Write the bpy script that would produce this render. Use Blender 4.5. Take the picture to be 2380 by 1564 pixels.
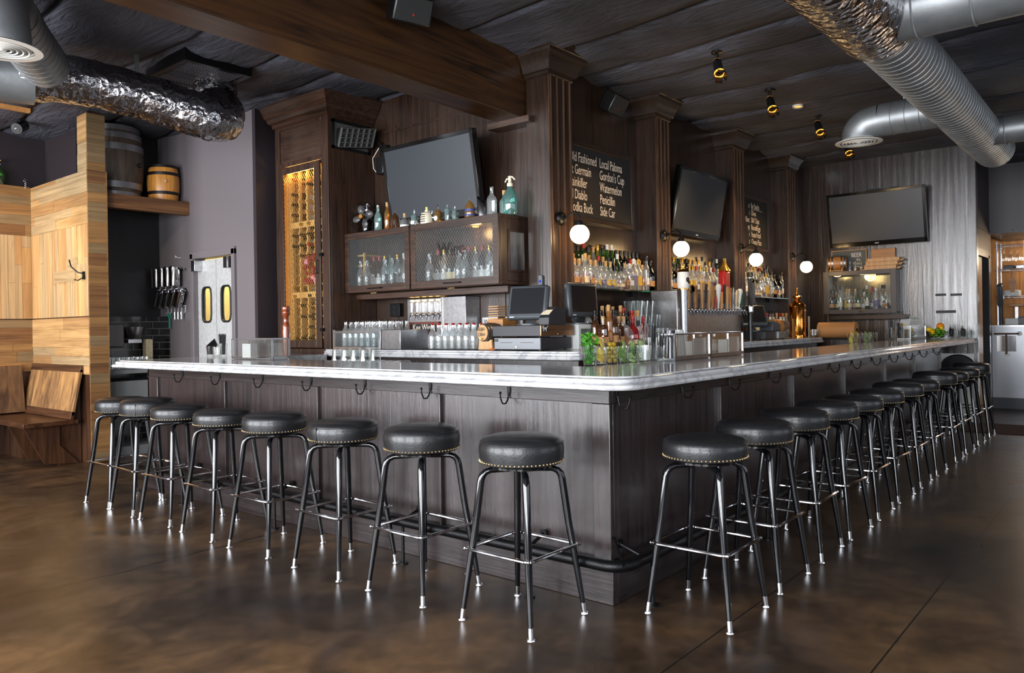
import bpy, math, random
from mathutils import Vector, Matrix, Quaternion
from math import sin, cos, pi, radians, sqrt
SC = bpy.context.scene
COL = SC.collection
for o in list(bpy.data.objects): bpy.data.objects.remove(o)
rnd = random.Random(7)
# ------------------------------------------------------------------ camera
CAM = Vector((-3.0974, -1.9815, 1.31)); YAW = radians(39.662); ROLL = -0.0158
_fw = Vector((cos(YAW), sin(YAW), 0)); _rt = Vector((sin(YAW), -cos(YAW), 0)); _up = Vector((0, 0, 1))
_r2 = cos(ROLL)*_rt + sin(ROLL)*_up; _u2 = -sin(ROLL)*_rt + cos(ROLL)*_up
cd = bpy.data.cameras.new('camera'); cam = bpy.data.objects.new('camera', cd); COL.objects.link(cam)
cd.sensor_width = 36; cd.lens = 1802.87*36/2380; cd.shift_y = -21.6/2380; cd.clip_start = .05; cd.clip_end = 80
cam.matrix_world = Matrix(((_r2.x, _u2.x, -_fw.x, CAM.x), (_r2.y, _u2.y, -_fw.y, CAM.y), (_r2.z, _u2.z, -_fw.z, CAM.z), (0, 0, 0, 1)))
SC.camera = cam
# ------------------------------------------------------------------ world, view, window and room light
SC.view_settings.view_transform = 'Standard'; SC.view_settings.look = 'None'
SC.view_settings.exposure = 1.25; SC.view_settings.gamma = 1; SC.view_settings.use_curve_mapping = False
SC.cycles.max_bounces = 7; SC.cycles.diffuse_bounces = 3; SC.cycles.glossy_bounces = 4
SC.cycles.transmission_bounces = 6; SC.cycles.transparent_max_bounces = 24
SC.cycles.caustics_reflective = False; SC.cycles.caustics_refractive = False; SC.cycles.sample_clamp_indirect = 4
W = bpy.data.worlds.new('world'); SC.world = W; W.use_nodes = True
W.node_tree.nodes['Background'].inputs[0].default_value = (.62, .72, .9, 1); W.node_tree.nodes['Background'].inputs[1].default_value = .6
def area(name, loc, direction, sx, sy, power, color, spread=180):
    l = bpy.data.lights.new(name, 'AREA'); l.shape = 'RECTANGLE'; l.size = sx; l.size_y = sy; l.energy = power; l.color = color; l.spread = radians(spread)
    o = bpy.data.objects.new(name, l); COL.objects.link(o); o.location = loc
    d = Vector(direction).normalized(); o.rotation_euler = d.to_track_quat('-Z', 'Z').to_euler(); return o
DAY = (.93, .96, 1.0)
for i, y in enumerate((-3.6, -.3, 3.05, 6.3)):       # daylight through the four street windows behind the camera
    area('window_daylight', (-6.05, y, 1.75), (1, 0, -.02), 2.3, 2.3, 175, DAY)
for i, x in enumerate((-3.0, 1.2, 5.4)):             # daylight through the side windows
    area('side_window_daylight', (x, -5.55, 1.9), (0, 1, -.02), 2.6, 1.9, 12, DAY)
def point(name, loc, power, color, r=.05):
    l = bpy.data.lights.new(name, 'POINT'); l.energy = power; l.color = color; l.shadow_soft_size = r
    o = bpy.data.objects.new(name, l); COL.objects.link(o); o.location = loc; return o
def spot(name, loc, target, power, color, ang=60, r=.04):
    l = bpy.data.lights.new(name, 'SPOT'); l.energy = power; l.color = color; l.spot_size = radians(ang); l.spot_blend = .6; l.shadow_soft_size = r
    o = bpy.data.objects.new(name, l); COL.objects.link(o); o.location = loc
    o.rotation_euler = (Vector(target)-Vector(loc)).to_track_quat('-Z', 'Y').to_euler(); return o
WARM = (1.0, .58, .22)
# ------------------------------------------------------------------ materials
def lin(c): return tuple(((v/255)/12.92 if v/255 <= .04045 else ((v/255+.055)/1.055)**2.4) for v in c)
def _m(name):
    m = bpy.data.materials.new(name); m.use_nodes = True; nt = m.node_tree
    return m, nt, nt.nodes['Principled BSDF'], nt.nodes.new, nt.links.new
def mat(name, rgb, rough=.5, metal=0, emit=None, es=0, bump=0, bscale=60, var=0, coat=0, trans=0):
    m, nt, b, N, L = _m(name); c = lin(rgb)
    b.inputs['Base Color'].default_value = (*c, 1); b.inputs['Roughness'].default_value = rough; b.inputs['Metallic'].default_value = metal
    if coat: b.inputs['Coat Weight'].default_value = coat
    if trans: b.inputs['Transmission Weight'].default_value = trans
    if emit: b.inputs['Emission Color'].default_value = (*lin(emit), 1); b.inputs['Emission Strength'].default_value = es
    if bump or var:
        tc = N('ShaderNodeTexCoord'); n = N('ShaderNodeTexNoise'); n.inputs['Scale'].default_value = bscale; n.inputs['Detail'].default_value = 5
        L(tc.outputs['Object'], n.inputs['Vector'])
        if bump:
            bp = N('ShaderNodeBump'); bp.inputs['Strength'].default_value = bump; bp.inputs['Distance'].default_value = .01
            L(n.outputs['Fac'], bp.inputs['Height']); L(bp.outputs['Normal'], b.inputs['Normal'])
        if var:
            n2 = N('ShaderNodeTexNoise'); n2.inputs['Scale'].default_value = bscale*.12; n2.inputs['Detail'].default_value = 6; L(tc.outputs['Object'], n2.inputs['Vector'])
            r = N('ShaderNodeValToRGB'); r.color_ramp.elements[0].position = .3; r.color_ramp.elements[1].position = .7
            r.color_ramp.elements[0].color = (*[v*(1-var) for v in c], 1); r.color_ramp.elements[1].color = (*[min(1, v*(1+var)) for v in c], 1)
            L(n2.outputs['Fac'], r.inputs['Fac']); L(r.outputs['Color'], b.inputs['Base Color'])
    return m
def wood(name, c1, c2, axis='z', rough=.35, bump=.25, fine=26, patch=None, coat=0, spec=.5):
    m, nt, b, N, L = _m(name)
    tc = N('ShaderNodeTexCoord'); mp = N('ShaderNodeMapping'); s = [fine, fine, fine]; s['xyz'.index(axis)] = fine*.055
    mp.inputs['Scale'].default_value = s; L(tc.outputs['Object'], mp.inputs['Vector'])
    n = N('ShaderNodeTexNoise'); n.inputs['Scale'].default_value = 1.3; n.inputs['Detail'].default_value = 9; n.inputs['Roughness'].default_value = .65; n.inputs['Distortion'].default_value = 1.2
    L(mp.outputs['Vector'], n.inputs['Vector'])
    r = N('ShaderNodeValToRGB'); e = r.color_ramp.elements; e[0].position = .33; e[1].position = .68
    e[0].color = (*lin(c1), 1); e[1].color = (*lin(c2), 1); L(n.outputs['Fac'], r.inputs['Fac'])
    out = r.outputs['Color']
    if patch:
        n2 = N('ShaderNodeTexNoise'); n2.inputs['Scale'].default_value = 1.6; n2.inputs['Detail'].default_value = 4; L(tc.outputs['Object'], n2.inputs['Vector'])
        r2 = N('ShaderNodeValToRGB'); r2.color_ramp.elements[0].position = .42; r2.color_ramp.elements[1].position = .66; L(n2.outputs['Fac'], r2.inputs['Fac'])
        mx = N('ShaderNodeMixRGB'); mx.blend_type = 'MIX'; mx.inputs['Color2'].default_value = (*lin(patch), 1)
        mm = N('ShaderNodeMath'); mm.operation = 'MULTIPLY'; mm.inputs[1].default_value = .55; L(r2.outputs['Color'], mm.inputs[0])
        L(mm.outputs[0], mx.inputs['Fac']); L(out, mx.inputs['Color1']); out = mx.outputs['Color']
    L(out, b.inputs['Base Color'])
    bp = N('ShaderNodeBump'); bp.inputs['Strength'].default_value = bump; bp.inputs['Distance'].default_value = .004
    L(n.outputs['Fac'], bp.inputs['Height']); L(bp.outputs['Normal'], b.inputs['Normal'])
    b.inputs['Roughness'].default_value = rough; b.inputs['Specular IOR Level'].default_value = spec
    if coat: b.inputs['Coat Weight'].default_value = coat; b.inputs['Coat Roughness'].default_value = .12; L(bp.outputs['Normal'], b.inputs['Coat Normal'])
    return m
def thin_glass(name, tint, refl=1.0, rough=.02, base=.04, haze=0):
    m = bpy.data.materials.new(name); m.use_nodes = True; nt = m.node_tree; nt.nodes.clear(); N = nt.nodes.new; L = nt.links.new
    out = N('ShaderNodeOutputMaterial'); mx = N('ShaderNodeMixShader'); t = N('ShaderNodeBsdfTransparent'); g = N('ShaderNodeBsdfGlossy')
    t.inputs[0].default_value = (*tint, 1); g.inputs['Roughness'].default_value = rough; g.inputs[0].default_value = (1, 1, 1, 1)
    lw = N('ShaderNodeLayerWeight'); lw.inputs['Blend'].default_value = .5; pw = N('ShaderNodeMath'); pw.operation = 'POWER'; pw.inputs[1].default_value = 3.2; L(lw.outputs['Facing'], pw.inputs[0])
    ma = N('ShaderNodeMath'); ma.operation = 'MULTIPLY_ADD'; ma.inputs[1].default_value = .8*refl; ma.inputs[2].default_value = base
    L(pw.outputs[0], ma.inputs[0]); L(ma.outputs[0], mx.inputs[0])
    if haze:
        d = N('ShaderNodeBsdfDiffuse'); d.inputs[0].default_value = (*[min(1, v*1.05) for v in tint], 1); mh = N('ShaderNodeMixShader'); mh.inputs[0].default_value = haze; L(t.outputs[0], mh.inputs[1]); L(d.outputs[0], mh.inputs[2]); L(mh.outputs[0], mx.inputs[1])
    else: L(t.outputs[0], mx.inputs[1])
    L(g.outputs[0], mx.inputs[2]); L(mx.outputs[0], out.inputs[0])
    return m
M = {}
M['oak'] = wood('dark_oak', (16, 11, 8), (60, 41, 31), 'z', .3, .45, 22, patch=(66, 48, 38), spec=.6)
M['oak_x'] = wood('dark_oak_x', (24, 17, 13), (56, 41, 32), 'x', .33, .3, 22, patch=(66, 52, 44))
M['oak_y'] = wood('dark_oak_y', (24, 16, 12), (68, 47, 35), 'y', .36, .3, 22, patch=(84, 64, 52))
M['cab'] = wood('cabinet_oak', (28, 18, 13), (74, 50, 37), 'z', .38, .3, 24)
M['cab_y'] = wood('cabinet_oak_y', (28, 18, 13), (78, 52, 38), 'y', .38, .3, 24)
M['barwood'] = wood('bar_panel_wood', (22, 17, 17), (56, 45, 45), 'z', .27, .5, 18, patch=(58, 46, 46), spec=.8)
M['barwood_y'] = wood('bar_panel_wood_y', (26, 21, 21), (60, 51, 51), 'y', .3, .35, 20)
M['barwood_x'] = wood('bar_panel_wood_x', (22, 17, 17), (48, 40, 40), 'x', .3, .35, 20)
M['ply'] = wood('glossy_stained_plywood', (22, 17, 16), (70, 56, 50), 'z', .24, .9, 9, patch=(54, 43, 39), spec=1.0, coat=.35)
M['beam'] = wood('beam_timber', (30, 18, 10), (78, 50, 26), 'x', .32, .35, 13, patch=(64, 40, 20))
M['white_metal'] = mat('white_enamel', (225, 222, 214), .35)
M['black'] = mat('black_plastic', (14, 14, 15), .35)
M['blackmetal'] = mat('black_enamel_steel', (10, 11, 14), .16, coat=.5)
M['blackiron'] = mat('black_iron', (24, 24, 26), .32, .6, bump=.2, bscale=200)
M['chrome'] = mat('chrome', (225, 225, 228), .1, 1)
M['steel'] = mat('brushed_stainless', (170, 170, 172), .28, 1, bump=.04, bscale=300, var=.15)
M['doorsteel'] = mat('brushed_door_aluminium', (206, 206, 206), .42, .35, bump=.04, bscale=200, var=.12)
M['galv'] = mat('galvanised_duct', (150, 153, 155), .46, .75, bump=.06, bscale=40, var=.2)
def foil_mat():
    m, nt, b, N, L = _m('foil_duct_wrap'); tc = N('ShaderNodeTexCoord'); n = N('ShaderNodeTexNoise'); n.inputs['Scale'].default_value = 9; n.inputs['Detail'].default_value = 4; L(tc.outputs['Object'], n.inputs['Vector'])
    mx = N('ShaderNodeMixRGB'); mx.inputs['Fac'].default_value = .12; L(tc.outputs['Object'], mx.inputs['Color1']); L(n.outputs['Color'], mx.inputs['Color2'])
    v = N('ShaderNodeTexVoronoi'); v.inputs['Scale'].default_value = 19; v.feature = 'F1'; L(mx.outputs['Color'], v.inputs['Vector'])
    bp = N('ShaderNodeBump'); bp.inputs['Strength'].default_value = .6; bp.inputs['Distance'].default_value = .02; L(v.outputs['Distance'], bp.inputs['Height']); L(bp.outputs['Normal'], b.inputs['Normal'])
    b.inputs['Base Color'].default_value = (.42, .41, .43, 1); b.inputs['Metallic'].default_value = 1; b.inputs['Roughness'].default_value = .18; return m
M['foil'] = foil_mat()
M['tin'] = mat('bright_tinplate', (200, 202, 204), .35, .3)
M['drawersteel'] = mat('drawer_front_steel', (128, 130, 134), .45, .3)
M['brass'] = mat('brass', (226, 196, 140), .28, .9)
M['copper'] = mat('polished_brass_copper', (214, 140, 62), .14, 1, bump=.03, bscale=60)
M['leather'] = mat('black_leather', (32, 32, 34), .36, bump=.14, bscale=120, coat=.1)
M['greywall'] = mat('grey_plum_paint', (112, 105, 108), .45, bump=.05, bscale=120)
M['darkwall'] = mat('dark_plum_paint', (46, 38, 42), .5, bump=.05, bscale=120)
M['blackwall'] = mat('black_paint', (22, 19, 21), .5)
M['screen'] = mat('tv_screen_glass', (42, 47, 54), .36)
M['tvframe'] = mat('tv_gloss_black', (10, 10, 11), .14)
M['pos'] = mat('charcoal_grey_plastic', (66, 70, 74), .38)
M['posblack'] = mat('register_black_paint', (38, 38, 42), .4, bump=.1, bscale=300)
M['paper'] = mat('cream_paper', (222, 208, 178), .7)
M['white'] = mat('white_paint', (215, 215, 212), .5)
M['red'] = mat('red_paint', (180, 24, 22), .4)
M['chalkboard'] = mat('chalkboard', (26, 26, 28), .6)
M['chalk'] = mat('chalk', (226, 214, 198), .8)
M['globe'] = mat('lit_opal_globe', (255, 240, 210), .4, emit=(255, 214, 150), es=9)
M['warmlens'] = mat('lit_amber_lens', (255, 200, 90), .4, emit=(255, 170, 60), es=.7)
M['ledstrip'] = mat('lit_warm_strip', (255, 210, 140), .5, emit=(255, 190, 100), es=14)
M['pine'] = wood('rack_pine', (196, 140, 70), (232, 184, 108), 'z', .5, .1, 14)
M['rubber'] = mat('black_rubber', (16, 16, 16), .6)
M['cardboard'] = mat('kraft_paper', (196, 138, 84), .6)
M['glass'] = thin_glass('clear_glass', (.965, .98, .975), 1.4, .03, .08)
M['pane'] = thin_glass('window_pane', (.9, .93, .94), .5, .01, .03, .02)
M['bclear'] = thin_glass('clear_bottle_glass', (.95, .97, .97), 1.3, .04, .08, .1)
M['baqua'] = thin_glass('aqua_bottle_glass', (.66, .88, .84), 1.3, .04, .09, .16)
M['bgreen'] = thin_glass('green_bottle_glass', (.2, .42, .14), 1.2, .03, .08, .06)
M['bolive'] = thin_glass('olive_bottle_glass', (.6, .6, .2), 1.2, .03, .08, .1)
M['bamber'] = thin_glass('amber_bottle_glass', (.8, .46, .12), 1.2, .03, .08, .14)
M['bbrown'] = thin_glass('brown_bottle_glass', (.42, .18, .06), 1.2, .03, .08, .1)
M['bdark'] = thin_glass('dark_bottle_glass', (.05, .05, .05), 1.2, .03, .07)
M['bblue'] = thin_glass('blue_black_glass', (.03, .04, .08), 1.2, .03, .07)
M['bred'] = thin_glass('red_bottle_glass', (.75, .06, .07), 1.2, .03, .08, .15)
M['teal'] = thin_glass('teal_siphon_glass', (.38, .7, .64), 1.3, .04, .1, .14)
M['lwhiskey'] = mat('amber_spirit', (150, 74, 20), .12, trans=.35)
M['lgold'] = mat('golden_spirit', (206, 150, 52), .12, trans=.35)
M['ldark'] = mat('dark_spirit', (44, 20, 10), .15)
M['lred'] = mat('red_spirit', (130, 14, 18), .12, trans=.2)
M['lwhite'] = mat('clear_spirit', (200, 200, 196), .1, trans=.8)
M['cork'] = mat('cork', (190, 150, 100), .8)
M['capblack'] = mat('black_cap', (18, 18, 20), .35)
M['capwhite'] = mat('white_cap', (220, 220, 215), .4)
M['capred'] = mat('red_cap', (170, 30, 30), .35)
M['capgold'] = mat('gold_cap', (196, 150, 60), .3, .8)
M['labcream'] = mat('cream_label', (214, 196, 158), .6, var=.15, bscale=300)
M['labwhite'] = mat('white_label', (224, 222, 216), .6, var=.2, bscale=400)
M['labtan'] = mat('tan_label', (184, 134, 84), .6, var=.2, bscale=300)
M['labyellow'] = mat('yellow_label', (212, 170, 60), .6, var=.15, bscale=300)
M['labpurple'] = mat('purple_label', (120, 110, 140), .6, var=.2, bscale=300)
M['labblack'] = mat('black_label', (30, 30, 32), .5, var=.2, bscale=300)
M['labgreen'] = mat('green_label', (40, 90, 60), .5)
M['green_leaf'] = mat('mint_leaf', (70, 140, 34), .45, var=.3, bscale=300)
M['lemon'] = mat('lemon_skin', (240, 196, 20), .4, bump=.2, bscale=150)
M['lemonflesh'] = mat('lemon_flesh', (236, 226, 130), .35)
M['lime'] = mat('lime_skin', (86, 140, 24), .38, bump=.2, bscale=150)
M['limeflesh'] = mat('lime_flesh', (196, 218, 120), .35)
M['cucflesh'] = mat('cucumber_flesh', (206, 222, 150), .4)
M['cucskin'] = mat('cucumber_skin', (44, 96, 30), .4)
M['olive'] = mat('olive_green', (170, 150, 32), .3)
M['orange'] = mat('orange_skin', (240, 136, 26), .4, bump=.25, bscale=150)
def marble(name):
    m, nt, b, N, L = _m(name); tc = N('ShaderNodeTexCoord')
    n = N('ShaderNodeTexNoise'); n.inputs['Scale'].default_value = 3.2; n.inputs['Detail'].default_value = 9; n.inputs['Distortion'].default_value = 1.6; L(tc.outputs['Object'], n.inputs['Vector'])
    s = N('ShaderNodeMath'); s.operation = 'SUBTRACT'; s.inputs[1].default_value = .5; L(n.outputs['Fac'], s.inputs[0])
    a = N('ShaderNodeMath'); a.operation = 'ABSOLUTE'; L(s.outputs[0], a.inputs[0])
    r = N('ShaderNodeValToRGB'); e = r.color_ramp.elements; e[0].position = 0; e[1].position = .05
    e[0].color = (*lin((176, 176, 180)), 1); e[1].color = (*lin((208, 207, 207)), 1); k = e.new(.3); k.color = (*lin((218, 217, 216)), 1)
    L(a.outputs[0], r.inputs['Fac']); L(r.outputs['Color'], b.inputs['Base Color']); b.inputs['Roughness'].default_value = .09
    return m
M['marble'] = marble('white_marble')
def floor_mat():
    m, nt, b, N, L = _m('stained_concrete'); tc = N('ShaderNodeTexCoord')
    def noise(sc, det, dist=0):
        n = N('ShaderNodeTexNoise'); n.inputs['Scale'].default_value = sc; n.inputs['Detail'].default_value = det; n.inputs['Distortion'].default_value = dist; L(tc.outputs['Object'], n.inputs['Vector']); return n
    n1 = noise(.6, 10, .8); n2 = noise(2.2, 14, .9); n3 = noise(60, 3)
    r = N('ShaderNodeValToRGB'); e = r.color_ramp.elements; e[0].position = .36; e[0].color = (*lin((52, 42, 36)), 1); e[1].position = .62; e[1].color = (*lin((118, 88, 58)), 1)
    k = e.new(.5); k.color = (*lin((88, 68, 50)), 1); L(n1.outputs['Fac'], r.inputs['Fac'])
    r2 = N('ShaderNodeValToRGB'); r2.color_ramp.elements[0].position = .38; r2.color_ramp.elements[0].color = (.34, .33, .34, 1); r2.color_ramp.elements[1].position = .56; r2.color_ramp.elements[1].color = (1, 1, 1, 1); L(n2.outputs['Fac'], r2.inputs['Fac'])
    mx = N('ShaderNodeMixRGB'); mx.blend_type = 'MULTIPLY'; mx.inputs['Fac'].default_value = .8; L(r.outputs['Color'], mx.inputs['Color1']); L(r2.outputs['Color'], mx.inputs['Color2'])
    r3 = N('ShaderNodeValToRGB'); r3.color_ramp.elements[0].position = .35; r3.color_ramp.elements[0].color = (.72, .72, .72, 1); r3.color_ramp.elements[1].position = .65; r3.color_ramp.elements[1].color = (1.18, 1.16, 1.14, 1)
    n4 = noise(9, 12, .5); L(n4.outputs['Fac'], r3.inputs['Fac']); m3 = N('ShaderNodeMixRGB'); m3.blend_type = 'MULTIPLY'; m3.inputs['Fac'].default_value = .9; L(mx.outputs['Color'], m3.inputs['Color1']); L(r3.outputs['Color'], m3.inputs['Color2']); mx = m3
    # colour multiplied greyer and darker towards positive X
    sx = N('ShaderNodeSeparateXYZ'); L(tc.outputs['Object'], sx.inputs[0])
    def M2(op, a, bb=None, c=None):
        n = N('ShaderNodeMath'); n.operation = op
        for i, v in enumerate((a, bb, c)):
            if v is None: continue
            if isinstance(v, (int, float)): n.inputs[i].default_value = v
            else: L(v, n.inputs[i])
        return n.outputs[0]
    dx = M2('MULTIPLY_ADD', n1.outputs['Fac'], 2.2, sx.outputs['X'])
    fx = N('ShaderNodeMapRange'); fx.inputs['From Min'].default_value = -1.6; fx.inputs['From Max'].default_value = 2.6; L(dx, fx.inputs['Value'])
    mg = N('ShaderNodeMixRGB'); mg.blend_type = 'MULTIPLY'; mg.inputs['Color2'].default_value = (.62, .64, .7, 1); L(fx.outputs[0], mg.inputs['Fac']); L(mx.outputs['Color'], mg.inputs['Color1'])
    # sawn joints along X plus a wandering crack
    wob = noise(1.1, 4); wy = M2('MULTIPLY_ADD', wob.outputs['Fac'], .26, sx.outputs['Y'])
    def line(val, w):
        d = M2('ABSOLUTE', M2('SUBTRACT', val, 0)); return M2('LESS_THAN', d, w)
    j1 = line(M2('ADD', sx.outputs['Y'], .535), .0035); j2 = line(M2('ADD', sx.outputs['Y'], 1.15), .0035)
    c1 = line(M2('SUBTRACT', wy, 2.56), .009)
    allj = M2('MAXIMUM', M2('MAXIMUM', j1, j2), c1)
    md = N('ShaderNodeMixRGB'); md.inputs['Color2'].default_value = (.008, .007, .006, 1); L(allj, md.inputs['Fac']); L(mg.outputs['Color'], md.inputs['Color1'])
    L(md.outputs['Color'], b.inputs['Base Color'])
    rr = N('ShaderNodeMapRange'); rr.inputs['To Min'].default_value = .2; rr.inputs['To Max'].default_value = .42; L(n2.outputs['Fac'], rr.inputs['Value']); L(rr.outputs[0], b.inputs['Roughness'])
    bp = N('ShaderNodeBump'); bp.inputs['Strength'].default_value = .05; bp.inputs['Distance'].default_value = .01; L(n2.outputs['Fac'], bp.inputs['Height']); L(bp.outputs['Normal'], b.inputs['Normal'])
    return m
M['floor'] = floor_mat()
def ceil_mat():
    m, nt, b, N, L = _m('painted_black_insulation'); tc = N('ShaderNodeTexCoord'); mp = N('ShaderNodeMapping'); mp.inputs['Scale'].default_value = (5, 1.1, 3); L(tc.outputs['Object'], mp.inputs['Vector'])
    n = N('ShaderNodeTexNoise'); n.inputs['Scale'].default_value = 1.6; n.inputs['Detail'].default_value = 10; n.inputs['Distortion'].default_value = 2.2; n.inputs['Roughness'].default_value = .6; L(mp.outputs['Vector'], n.inputs['Vector'])
    n2 = N('ShaderNodeTexNoise'); n2.inputs['Scale'].default_value = 1.2; n2.inputs['Detail'].default_value = 6; L(tc.outputs['Object'], n2.inputs['Vector'])
    r = N('ShaderNodeValToRGB'); r.color_ramp.elements[0].position = .35; r.color_ramp.elements[1].position = .7; r.color_ramp.elements[0].color = (*lin((46, 46, 53)), 1); r.color_ramp.elements[1].color = (*lin((90, 91, 102)), 1)
    L(n2.outputs['Fac'], r.inputs['Fac']); L(r.outputs['Color'], b.inputs['Base Color']); b.inputs['Roughness'].default_value = .62
    bp = N('ShaderNodeBump'); bp.inputs['Strength'].default_value = .9; bp.inputs['Distance'].default_value = .05; L(n.outputs['Fac'], bp.inputs['Height']); L(bp.outputs['Normal'], b.inputs['Normal'])
    return m
M['ceiling'] = ceil_mat()
def tile_mat():
    m, nt, b, N, L = _m('black_subway_tile'); tc = N('ShaderNodeTexCoord'); mp = N('ShaderNodeMapping'); mp.inputs['Rotation'].default_value = (radians(-90), 0, 0); L(tc.outputs['Object'], mp.inputs['Vector'])
    br = N('ShaderNodeTexBrick'); br.inputs['Color1'].default_value = (.006, .006, .007, 1); br.inputs['Color2'].default_value = (.01, .009, .01, 1); br.inputs['Mortar'].default_value = (.16, .15, .14, 1)
    br.inputs['Scale'].default_value = 1; br.inputs['Brick Width'].default_value = .15; br.inputs['Row Height'].default_value = .08; br.inputs['Mortar Size'].default_value = .004
    L(mp.outputs['Vector'], br.inputs['Vector']); L(br.outputs['Color'], b.inputs['Base Color']); b.inputs['Roughness'].default_value = .15
    return m
M['tile'] = tile_mat()
PLK = [wood('reclaimed_plank_%s' % n, a, c, ax, .5, .25, 12) for n, a, c, ax in (
    ('honey', (152, 114, 70), (200, 160, 108), 'y'), ('amber', (134, 98, 60), (182, 140, 92), 'y'), ('grey', (136, 112, 80), (186, 158, 118), 'y'),
    ('honey_v', (160, 120, 74), (208, 166, 112), 'z'), ('amber_v', (148, 110, 68), (196, 152, 102), 'z'), ('grey_v', (146, 120, 86), (194, 164, 122), 'z'))]
PLX = [wood('reclaimed_plank_x_%s' % n, a, c, 'x', .5, .25, 12) for n, a, c in (('honey', (112, 78, 44), (156, 116, 70)), ('amber', (94, 62, 36), (134, 94, 56)), ('grey', (104, 84, 58), (142, 116, 82)))]  # darker plank copies; shade on faces towards negative Y put into the colour
M['benchwood'] = wood('bench_back_pine', (96, 68, 44), (206, 156, 100), 'z', .4, .2, 9, patch=(96, 70, 52))
M['benchdark'] = wood('bench_dark_pine', (40, 24, 16), (92, 58, 36), 'y', .3, .25, 12)
M['benchdark_z'] = wood('bench_dark_pine_z', (40, 24, 16), (88, 56, 36), 'z', .35, .25, 12)
M['barreldark'] = wood('old_barrel_staves', (40, 30, 24), (104, 84, 66), 'z', .6, .3, 16, patch=(60, 52, 44))
M['barrelgold'] = wood('varnished_barrel_staves', (170, 106, 40), (216, 150, 70), 'z', .35, .1, 14)
M['barreltan'] = wood('small_barrel_staves', (150, 96, 48), (196, 138, 78), 'y', .4, .1, 20)
M['barrelhead'] = wood('barrel_head_oak', (190, 140, 92), (216, 172, 122), 'z', .5, .1, 20)
M['hoop'] = mat('zinc_hoop', (140, 140, 142), .4, .9, var=.2, bscale=80)
M['hoopdark'] = mat('black_hoop', (34, 32, 32), .4, .5)
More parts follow.
